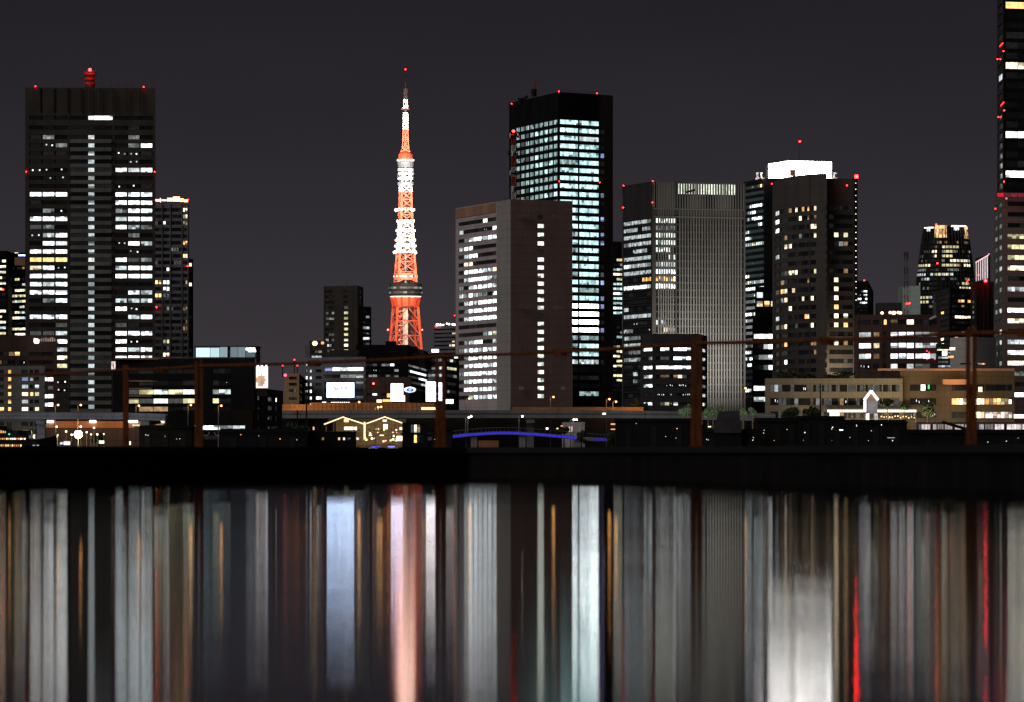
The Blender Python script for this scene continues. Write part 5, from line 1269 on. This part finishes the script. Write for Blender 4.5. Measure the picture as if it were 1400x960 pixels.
for px in (476, 512, 538): lamp_point(W(px, 583, Y + 6), 420, (1, .72, .40), .3)
for px in (508, 536): lamp_point(W(px, 596, Y + 7), 380, (1, .72, .42), .3)
for k in range(9):
    px = 488 + 7.4*k; mb = MB(); mb.bar(W(px, 586 + 3*(k % 2), Y + 9), W(px + 5, 589 - 3*(k % 2), Y + 9), .09, M['dark_steel']); part('truss_bar', mb, T)
t = tower('booth', 'dark waterside booth with two lit doorways right of the peaked hall', 'building', [(553, 577.5), (582, 577.5)], 990, dict(ys=[586, 600], n=2, h=1, pitch=11), {0: [dict(px=(557, 579), n=5, pat=['.sgd.', '..o..'], gap=.2)]}, 'black_metal', depth=10, seed=161)
t = tower('snack_house', 'low dark house with small orange windows left of the peaked hall', 'building', [(418, 590), (484, 590)], 985, dict(ys=[600], n=1, h=1, pitch=4), {0: [dict(px=(437, 443), n=2, pat=['.d']), dict(px=(462, 472), n=3, pat=['o.p'], gap=.2), dict(px=(475, 479), n=2, pat=['s:'])]}, 'black_metal', depth=9, seed=162)

# dark sheds along the quay
SH = [(590, 618, 586, 960, 'small dark shed at the left end of the blue lit bridge'), (842, 946, 575, 975, 'long flat black shed under the end of the elevated road'), (1035, 1092, 575, 985, 'flat black shed right of the hip roofed shed'), (1092, 1155, 571, 982, 'black shed with a stepped roof below the hotel podium'), (1155, 1240, 577, 980, 'low black shed under the gabled kiosk'), (300, 420, 590, 978, 'long black shed on the quay under the black stepped block'), (190, 262, 584, 976, 'low shed with pale doorposts before the terminal'), (960, 1040, 590, 970, 'low black shed in front of the hip roofed shed'), (1240, 1420, 591, 975, 'long black fence like shed below the lit train')]
for i, (a, b, y, Yv, lab) in enumerate(SH):
    T = thing('shed', lab, 'shed', (X((a + b)/2, Yv), Yv, GZ), None)
    mb = MB(); mb.box(X(a, Yv), X(b, Yv), Yv, Yv + 12, GZ, Z(y + 1.5, Yv), M['shed']); part('wall', mb, T)
    mb = MB(); x0, x1, xm = X(a - 1, Yv), X(b + 1, Yv), (X(a, Yv) + X(b, Yv))/2; z = Z(y + 1.5, Yv); h = .28 + .1*(i % 3)
    mb.loft([[(x0, Yv - .4, z), (x0, Yv + 12.4, z), (x0, Yv + 12.4, z + h*.5), (x0, Yv + 6, z + h + .35), (x0, Yv - .4, z + h*.5)], [(x1, Yv - .4, z), (x1, Yv + 12.4, z), (x1, Yv + 12.4, z + h*.5), (x1, Yv + 6, z + h + .35), (x1, Yv - .4, z + h*.5)]], M['shed']); part('roof', mb, T)
    for k in range(3):
        p = a + (b - a)*(k + .5)/3; mb = MB(); mb.box(X(p - 4, Yv), X(p + 4, Yv), Yv - .12, Yv - .01, GZ, Z(y + 8, Yv), M['dark_steel']); part('door', mb, T)
    rs = random.Random(600 + i)
    for k in range(4):
        p = a + (b - a)*rs.uniform(.08, .92); ww, hh = rs.uniform(1.2, 5), rs.uniform(1.2, 4.5)
        mb = MB(); mb.box(X(p, Yv), X(p + ww, Yv), Yv + 3, Yv + 6, Z(y + 1, Yv), Z(y - hh, Yv), M['shed']); part('roof_vent', mb, T)
    for k in range(4):
        p, q_ = a + (b - a)*rs.uniform(.04, .96), rs.uniform(y + 4, 605)
        mb = MB(); mb.ball(W(p, q_, Yv - .2), rs.uniform(.06, .13), LAMP, 6, glow=rs.choice(((1.6, 1.5, 1.3), (1.8, .9, .35), (.9, .9, 1.0), (.5, .45, .4)))); mb.box(X(p, Yv) - .05, X(p, Yv) + .05, Yv - .2, Yv, Z(q_, Yv), Z(q_, Yv) + .2, M['dark_steel']); part('wall_lamp', mb, T)
    for k in range(2):
        p = a + (b - a)*rs.uniform(.1, .9); mb = MB(); mb.bar(W(p, y + 1, Yv + 4), W(p, y - rs.uniform(5, 13), Yv + 4), .05, M['dark_steel']); part('antenna', mb, T)
Y = 968
T = thing('hip_shed', 'dark grey hip roofed shed standing before the lit trees', 'shed', (X(996, Y), Y, GZ))
mb = MB(); mb.box(X(977, Y), X(1014, Y), Y, Y + 10, GZ, Z(592, Y), M['shed']); part('wall', mb, T)
mb = MB(); a, b, c, d = X(976, Y), X(1014, Y), X(985, Y), X(1012, Y); z0, z1 = Z(592, Y), Z(562, Y)
mb.loft([[(a, Y - .5, z0), (b, Y - .5, z0), (b, Y + 10.5, z0), (a, Y + 10.5, z0)], [(c, Y + 4, z1), (d, Y + 4, z1), (d, Y + 6, z1), (c, Y + 6, z1)]], M['dark_grey']); part('roof', mb, T)
T = bpy.data.objects['shed']
for px, col in ((199, (1.5, 1.4, .8)), (221, (.5, .45, .25))):
    pass
# small quay lights
QL = [(970, 583.5, 4, 1.2, (2.6, 2.1, 1.0), 'small yellow lit panel on the wall of the hip roofed shed'), (1150, 588, 5, 1.2, (3, 3, 2.6), 'small white light bar on the low shed under the kiosk'), (1218, 598.6, 10, .8, (.5, .5, .5), 'faint white light strip at the water below the kiosk'), (186, 581.5, 10, 2.2, (.9, .85, .42), 'pale yellow awning light before the terminal'), (178, 606, 2, 5, (1.8, 1.6, .9), 'tiny lit doorway before the terminal'), (139, 604.5, 7, 4.0, (1.6, 1.7, 1.3), 'lit greenish cabin window on the quay before the broad office tower'), (748, 586, 3, 2.4, (5, 4.4, 5), 'round white harbour light behind the bridge'), (762, 586, 2.4, 1.6, (1.4, 1.3, .6), 'small yellow light next to the round white harbour light'), (826, 565.8, 4.2, 2.2, (3.0, 3.0, 2.8), 'white lit road sign under the elevated road'), (838, 580, 6, 2, (1.2, .5, .2), 'orange lit stall under the elevated road'), (838, 587, 6, 1.4, (1.1, .6, .3), 'pinkish lit counter under the orange stall'), (768, 582.5, 3, 1.2, (1.6, .5, .25), 'small orange light beside the pale kiosk'), (1137, 586.5, 1.0, 1.2, (1.6, 1.6, 1.4), 'pinprick white light on the stepped roof shed'), (1205, 581, 1.2, 1.2, (2.6, 2.6, 2.4), 'pinprick white light at the foot of the kiosk'), (1171, 582, .8, 2.4, (1.3, 1.2, 1), 'thin white light left of the kiosk foot'), (310, 523, .8, .8, (1.2, 1.2, 1.3), 'pinprick light high on the terminal wall'), (246, 600, 1.0, 1.0, (1.4, 1.4, 1.3), 'pinprick light low before the storehouse')]
for px, py, w, h, col, lab in QL:
    Yv = 964 if py > 570 else 1147
    T = thing('quay_light', lab, 'lamp', (X(px, Yv), Yv, GZ if py > 598 else Z(py + h, Yv)), None)
    mb = MB(); r = max(w, h)*.5*Yv/F
    if abs(w - h) < .7: mb.ball((X(px, Yv), Yv - .3, Z(py, Yv)), r, LAMP, glow=col)
    else: mb.box(X(px - w/2, Yv), X(px + w/2, Yv), Yv - .3, Yv - .15, Z(py + h/2, Yv), Z(py - h/2, Yv), LAMP, glow=col)
    part('lit_face', mb, T)
    mb = MB(); x = X(px, Yv); mb.box(x - r*.5, x + r*.5, Yv - .13, Yv + .1, Z(py + h/2, Yv) - .3, Z(py - h/2, Yv) + .1, M['dark_steel']); mb.bar((x, Yv, Z(py, Yv)), (x, Yv, GZ), .06, M['dark_steel']); part('casing', mb, T)
t = tower('pale_kiosk', 'small pale lit kiosk behind the crest of the blue lit bridge', 'building', [(772, 577.5), (796.5, 577)], 1075, dict(ys=[587], n=1, h=1, pitch=8), {0: [dict(px=(778, 786), n=2, pat=['pp'], gap=.1)]}, 'white_wall', depth=6, seed=171)

# harbour floodlight
Y = 968
T = thing('floodlight_mast', 'blazing yellow white floodlight on a short mast by the moored ship', 'floodlight', (X(107, Y), Y, GZ))
mb = MB(); mb.cyl(X(107, Y), Y, GZ, Z(593, Y), .14, .1, M['steel'], 6); part('mast', mb, T)
mb = MB(); mb.ball(W(107, 594, Y - .4), .85, LAMP, 14, glow=(22, 18, 8)); part('lamp_head', mb, T)
lamp_point(W(107, 595, Y - 2), 900, (1, .9, .5), .5)
T = thing('floodlight_mast', 'small white lamp on a thin mast behind the blazing floodlight', 'floodlight', (X(110.5, Y + 6), Y + 6, GZ))
mb = MB(); mb.cyl(X(110.5, Y + 6), Y + 6, GZ, Z(584, Y + 6), .1, .08, M['steel'], 6); part('mast', mb, T)
mb = MB(); mb.ball(W(110.5, 583.5, Y + 6), .2, LAMP, glow=(7, 6, 4)); part('lamp_head', mb, T)
LB = [(90.5, 590, 'left'), (118.5, 591, ''), (124.5, 594, ''), (133, 594, ''), (142, 593.5, ''), (77.5, 583.5, ''), (128.5, 585, ''), (98, 594.5, ''), (79, 595, '')]
names = ['white', 'pale yellow', 'dim yellow', 'small yellow', 'faint yellow', 'white high', 'white upper', 'bright white', 'faint green yellow']
near = ['above the ship bow', 'right beside the blazing floodlight', 'second right of the blazing floodlight', 'third right of the blazing floodlight', 'fourth right of the blazing floodlight', 'under the orange wall by the apartment block', 'under the right part of the orange wall', 'left beside the blazing floodlight', 'farthest left of the blazing floodlight']
for (px, py, _), nm, nr in zip(LB, names, near):
    v = {'d': .6, 'f': .35}.get(nm[0], 1.0)
    T = thing('quay_lamp', nm + ' quay lamp ' + nr, 'lamp', (X(px, 972), 972, GZ), 'quay lamps around the blazing floodlight')
    mb = MB(); mb.cyl(X(px, 972), 972, GZ, Z(py, 972), .06, .05, M['steel'], 6); part('pole', mb, T)
    mb = MB(); mb.ball(W(px, py, 971.8), .19, LAMP, glow=(5*v, 4.4*v, 2.2*v)); part('lamp_head', mb, T)

# moored passenger ship at the left edge
Y = 940
T = thing('passenger_ship', 'dark moored passenger ship with rows of orange cabin windows at the left edge', 'ship', (X(20, Y), Y, 0))
mb = MB()
def hull(xs, zt, zb_, hw):
    rings = []
    for px, w, lift in xs:
        x = X(px, Y); rings.append([(x, Y + 5 - w, zt + lift), (x, Y + 5 - w*.8, zb_), (x, Y + 5 + w*.8, zb_), (x, Y + 5 + w, zt + lift)])
    return rings
mb.loft([list(r) for r in hull([(-150, 4.5, 0), (-40, 5, 0), (25, 5, 0), (50, 4.2, .25), (66, 2.6, .7), (75, .6, 1.1)], Z(602.5, Y), -.5, 5)], M['hull']); part('hull', mb, T)
for py0, py1, a, b in ((602.6, 594.8, -140, 40), (594.6, 588.6, -140, 36), (588.4, 582.8, -140, 10)):
    mb = MB(); rings = []
    for px, w in ((a, 4), (b - 12, 4), (b - 2, 2.8), (b + 4, .6)):
        x = X(px, Y); rings.append([(x, Y + 5 - w, Z(py0, Y)), (x, Y + 5 + w, Z(py0, Y)), (x, Y + 5 + w, Z(py1 + (.0), Y)), (x, Y + 5 - w, Z(py1, Y))])
    mb.loft(rings, M['hull']); part('deck_house', mb, T)
for k in range(14):
    px = -10 + 2.9*k; c = rng.choice([(1.8, 1.0, .3), (2.4, 1.6, .7), (1.2, .5, .15), (.6, .3, .2)])
    mb = MB(); Yw = Y + .12; mb.box(X(px, Yw), X(px + 1.7, Yw), Yw - .08, Yw + .05, Z(611, Yw), Z(608, Yw), GLOW, glow=c); part('porthole', mb, T)
for k in range(16):
    px = -8 + 2.75*k; c = rng.choice([(2.4, 1.7, .8), (1.6, .7, .3), (3, 2.5, 1.6), (1.0, .4, .15)])
    mb = MB(); mb.box(X(px, Y + .95), X(px + 1.6, Y + .95), Y + .86, Y + .98, Z(601, Y), Z(599, Y), GLOW, glow=c); part('window', mb, T)
for k in range(7):
    px = -8 + 2.4*k; mb = MB(); mb.box(X(px, Y + .95), X(px + 1.3, Y + .95), Y + .84, Y + .97, Z(592, Y), Z(587 + .4*k, Y), GLOW, glow=(1.5, .75, .25)); part('saloon_window', mb, T)
mb = MB(); mb.box(X(43.2, Y), X(45, Y), Y + 3, Y + 3.5, Z(599, Y), Z(594.5, Y), GLOW, glow=(3, 2.9, 2.6)); part('deck_lamp', mb, T)
mb = MB(); mb.bar(W(12, 583, Y + 4), W(12, 570, Y + 4), .1, M['steel']); mb.bar(W(9, 577, Y + 4), W(15, 577, Y + 4), .06, M['steel']); part('mast', mb, T)
mb = MB(); mb.ball(W(12.5, 593.8, Y + .5), .15, GLOW, glow=(.1, 2, 1.0)); part('starboard_lamp', mb, T)
for px in (46, 51.5):
    mb = MB(); mb.box(X(px - 1.6, Y), X(px + 1.6, Y), Y + .2, Y + .35, Z(609.6, Y), Z(608.4, Y), GLOW, glow=(.55, .55, .55)); part('name_plate', mb, T)
# white yacht lit by the floodlight
Y = 950
T = thing('motor_yacht', 'white motor yacht lit yellow white under the blazing floodlight', 'boat', (X(90, Y), Y, 0))
mb = MB(); rings = []
for px, w, lift in ((122, 1.6, 0), (100, 2, 0), (82, 1.5, .1), (70, .2, .35)):
    x = X(px, Y); rings.append([(x, Y + 2 - w, Z(611.5, Y) + lift), (x, Y + 2 - w*.7, 0), (x, Y + 2 + w*.7, 0), (x, Y + 2 + w, Z(611.5, Y) + lift)])
mb.loft(rings, M['hull']); part('hull', mb, T)
mb = MB(); rings = []
for px, w, zt in ((98, 1.5, 602), (86, 1.5, 602.5), (78, 1.1, 608), (74, .6, 611)):
    x = X(px, Y); rings.append([(x, Y + 2 - w, Z(611.6, Y)), (x, Y + 2 + w, Z(611.6, Y)), (x, Y + 2 + w*.8, Z(zt, Y)), (x, Y + 2 - w*.8, Z(zt, Y))])
mb.loft(rings, M['white_wall']); part('cabin', mb, T)
glow_panel(T, 87, 96, 603.8, 608.5, Y + .3, (2.6, 2.2, 1.7), 'window', mat_=LAMP); glow_panel(T, 82, 86, 604.5, 608, Y + .4, (.9, .85, 1.0), 'window', mat_=LAMP)
# party boat with blue lights
Y = 945
T = thing('party_boat', 'small flat boat with violet blue light lines before the peaked hall', 'boat', (X(525, Y), Y, 0))
mb = MB(); rings = []
for px, w, lift in ((500, .5, .1), (508, 1.5, 0), (540, 1.6, 0), (551, .4, .2)):
    x = X(px, Y); rings.append([(x, Y + 2 - w, Z(613.4, Y) + lift), (x, Y + 2 - w*.7, 0), (x, Y + 2 + w*.7, 0), (x, Y + 2 + w, Z(613.4, Y) + lift)])
mb.loft(rings, M['hull']); part('hull', mb, T)
mb = MB(); mb.box(X(505, Y), X(543, Y), Y + 1, Y + 3, Z(608.8, Y), Z(607.9, Y), M['steel'])
for px in (506, 518, 530, 542): mb.bar(W(px, 613, Y + 1.2), W(px, 608.4, Y + 1.2), .06, M['steel'])
part('canopy', mb, T)
for a, b, y0, y1, c in ((504, 517, 612.0, 613.2, (2.2, 2.2, 1.9)), (508.5, 513, 610, 611.6, (.3, .15, 2.4)), (514, 520, 609.8, 610.8, (.25, .1, 2.0)), (530, 540, 609.8, 612, (.6, .5, 2.8)), (528, 544, 612, 613.0, (1.8, 1.8, 2.2)), (527, 546, 613.1, 614, (.5, .1, 2.0))):
    glow_panel(T, a, b, y0, y1, Y + .2, c, 'light_strip', mat_=LAMP, th=.1)

# lit train on the right
Y = 1120
T0 = None
TR = [(1254, 1273, [(.12, .26, 1.0), (.30, .95, 1.6)], 'first short end carriage of the lit train'), (1274.6, 1303, [(.03, .2, 2), (.25, .55, .5), (.6, .97, 1.5)], 'second carriage of the lit train with a dark door'), (1304.4, 1331, [(.03, .5, 1.6), (.55, .95, 1.2)], 'third carriage of the lit train behind the railing post'), (1332.5, 1374, [(.15, .30, 1.2), (.34, .62, .45), (.66, .97, 2.2)], 'fourth carriage of the lit train right of the railing post'), (1375.5, 1418, [(.02, .5, 2.6), (.52, .98, 2.2)], 'brightest carriage of the lit train at the right edge')]
for a, b, wins, lab in TR:
    T = thing('train_carriage', 'white lit train carriage, ' + lab, 'train', (X((a + b)/2, Y), Y, Z(593, Y)), 'carriages of the lit train')
    mb = MB(); x0, x1 = X(a, Y), X(b, Y); mb.box(x0, x1, Y, Y + 2.8, Z(590.5, Y), Z(578.4, Y), M['steel']); BD = part('body', mb, T)
    mb = MB(); mb.box(x0 + .1, x1 - .1, Y + .2, Y + 2.6, Z(578.4, Y), Z(577.4, Y), M['dark_grey']); part('roof', mb, T)
    for s0, s1, v in wins:
        mb = MB(); xa, xb = x0 + (x1 - x0)*s0, x0 + (x1 - x0)*s1; nn_ = 3
        for k in range(nn_):
            p, q = xa + (xb - xa)*k/nn_ + .05, xa + (xb - xa)*(k + 1)/nn_ - .05; vv = .5*v*rng.uniform(.5, 1.1)
            mb.face([(p, Y - .04, Z(587 + (v > 1.5)*1.8, Y)), (q, Y - .04, Z(587 + (v > 1.5)*1.8, Y)), (q, Y - .04, Z(580.2, Y)), (p, Y - .04, Z(580.2, Y))], GLOW, (vv, vv*.84, vv*.84))
        part('window', mb, BD)
    for s in (.2, .8):
        mb = MB(); x = x0 + (x1 - x0)*s; mb.box(x - .9, x + .9, Y + .3, Y + 2.5, Z(592.5, Y), Z(590.4, Y), M['dark_steel']); part('bogie', mb, T)
T = thing('rail_embankment', 'dark walled embankment carrying the lit train on the right', 'embankment', (X(1330, Y), Y + 1, GZ))
mb = MB(); mb.box(X(1240, Y), X(1440, Y), Y - 1.5, Y + 5, GZ, Z(592.6, Y), M['shed']); part('wall', mb, T)
mb = MB(); mb.bar(W(1288, 577, Y - 2), W(1322, 587, Y - 2), .35, M['dark_steel'], 6); part('girder', mb, T)
glow_panel(T, 1386, 1400, 566.5, 572, Y + 8, (3.2, 2.0, 1.7), 'lit_sign', mat_=LAMP)

# trees
def tree(label, px, py_top, py_bot, wpx, Y, seed, n=420, cat='tree', group=None, ls=.42):
    rng = random.Random(seed); T = thing('tree', label, cat, (X(px, Y), Y, GZ), group)
    zt, zb_ = Z(py_top, Y), Z(py_bot, Y); rw = wpx/2*Y/F; cz = (zt + zb_)/2; rh = (zt - zb_)/2
    mb = MB(); x = X(px, Y); mb.cyl(x, Y, GZ, cz, .22, .12, M['bark'], 7)
    for k in range(5):
        a = rng.uniform(0, 6.28); mb.bar((x, Y, cz - rh*rng.uniform(.2, .9)), (x + rw*.6*math.cos(a), Y + rw*.6*math.sin(a), cz + rh*rng.uniform(-.2, .5)), .09, M['bark'], 5, .03)
    part('trunk', mb, T)
    mb = MB(); cl = [(rng.uniform(-.65, .65), rng.uniform(-.65, .65), rng.uniform(-.6, .65), rng.uniform(.28, .5)) for _ in range(9)]
    for k in range(n):
        c = rng.choice(cl); v = Vector((rng.gauss(0, 1), rng.gauss(0, 1), rng.gauss(0, 1))); v.normalize(); v *= c[3]*rng.uniform(.55, 1.08)
        p = Vector((x + (c[0] + v.x)*rw, Y + (c[1] + v.y)*rw, cz + (c[2] + v.z)*rh))
        d1 = Vector((rng.uniform(-1, 1), rng.uniform(-1, 1), rng.uniform(-1, 1))).normalized()*ls*rng.uniform(.5, 1); d2 = d1.cross(Vector((rng.uniform(-1, 1), rng.uniform(-1, 1), rng.uniform(-1, 1)))).normalized()*ls*.5
        mb.face([p - d1, p + d2, p + d1, p - d2], M['leaf'])
    part('crown', mb, T); return T
TG = 'floodlit trees at the foot of the grid office block'
for i, (px, a, b, w, lab) in enumerate(((933, 557, 569, 13, 'pale floodlit tree left of the railing post before the low office'), (940, 553, 566, 11, 'taller floodlit tree close to the left of the railing post'), (968, 559, 571, 9, 'thin dim tree close right of the railing post'), (975, 555.5, 570, 13, 'brightest round floodlit tree right of the railing post'), (985, 556, 568, 10, 'dim round tree just left of the hip roofed shed'), (1016, 557, 569, 12, 'pale floodlit tree just right of the hip roofed shed'), (1029, 556, 568, 11, 'floodlit tree farthest right under the grid office block'))):
    tree(lab, px, a, b, w, 1110, 200 + i, group=TG)
    if i not in (2, 4): spot(W(px, b + 2, 1101), W(px, (a + b)/2, 1110), 1500 if i != 3 else 2200, (.88, 1, .80), 90, .9, .3)
DG = 'dark trees along the quay'
for i, (px, a, b, w, Yv, lab) in enumerate(((771, 585, 594, 16, 1052, 'round dark bush tree behind the right half of the blue bridge'), (795, 590, 608, 12, 1030, 'dark tree at the gap in the blue light line'), (838, 589, 608, 20, 1032, 'dark tree at the right end of the blue light line'), (868, 545, 568, 14, 1180, 'dark tree before the left corner of the low office'), (880, 549, 566, 12, 1182, 'small dark tree below the lit left windows of the low office'), (1085, 556, 574, 36, 1150, 'broad black tree crown before the left part of the cream podium'), (1110, 554, 572, 26, 1152, 'rounder black tree before the dark windows of the cream podium'), (408, 578, 597, 34, 990, 'broad black tree left of the snack house'), (380, 582, 600, 30, 992, 'black tree beneath the black stepped block'), (230, 577, 604, 18, 1000, 'bare dark tree before the storehouse'), (1213, 545, 557, 26, 1425, 'green tree on the terrace right of the gabled kiosk'), (1268, 548, 572, 18, 1425, 'dark tree before the right terraces of the podium'), (1236, 552, 561, 14, 1425, 'small tree on the terrace above the light canopy end'), (135, 592, 606, 18, 1000, 'small dark tree over the quay lamps'), (210, 571, 580, 22, 1120, 'low dark tree in front of the right end of the orange wall'))):
    tree(lab, px, a, b, w, Yv, 300 + i, n=520, group=DG, ls=.5)
for px, w, lab in ((1072, 34, 'black planting at the left end of the podium roof terrace'), (1104, 26, 'black planting on the podium roof under the curved hotel'), (1146, 46, 'long low black planting on the podium roof before the hotel wing')):
    Yv = 1475
    T_ = tree(lab, px, 508, 519.5, w, Yv, int(px), n=520, group=DG, ls=.55)
# poles with crossarms
for px, y0, Yv, lab in ((419, 533, 990, 'tall dark utility pole before the narrow grey block'), (406.5, 561, 992, 'short dark utility pole left of the tall one'), (1121.5, 525, 1000, 'tall dark mast before the cream podium')):
    T = thing('utility_pole', lab, 'utility pole', (X(px, Yv), Yv, GZ), None)
    mb = MB(); mb.cyl(X(px, Yv), Yv, GZ, Z(y0, Yv), .2, .14, M['dark_steel'], 7); part('pole', mb, T)
    mb = MB(); mb.bar(W(px - 4, y0 + 4, Yv), W(px + 4, y0 + 4, Yv), .08, M['dark_steel']); part('crossarm', mb, T)
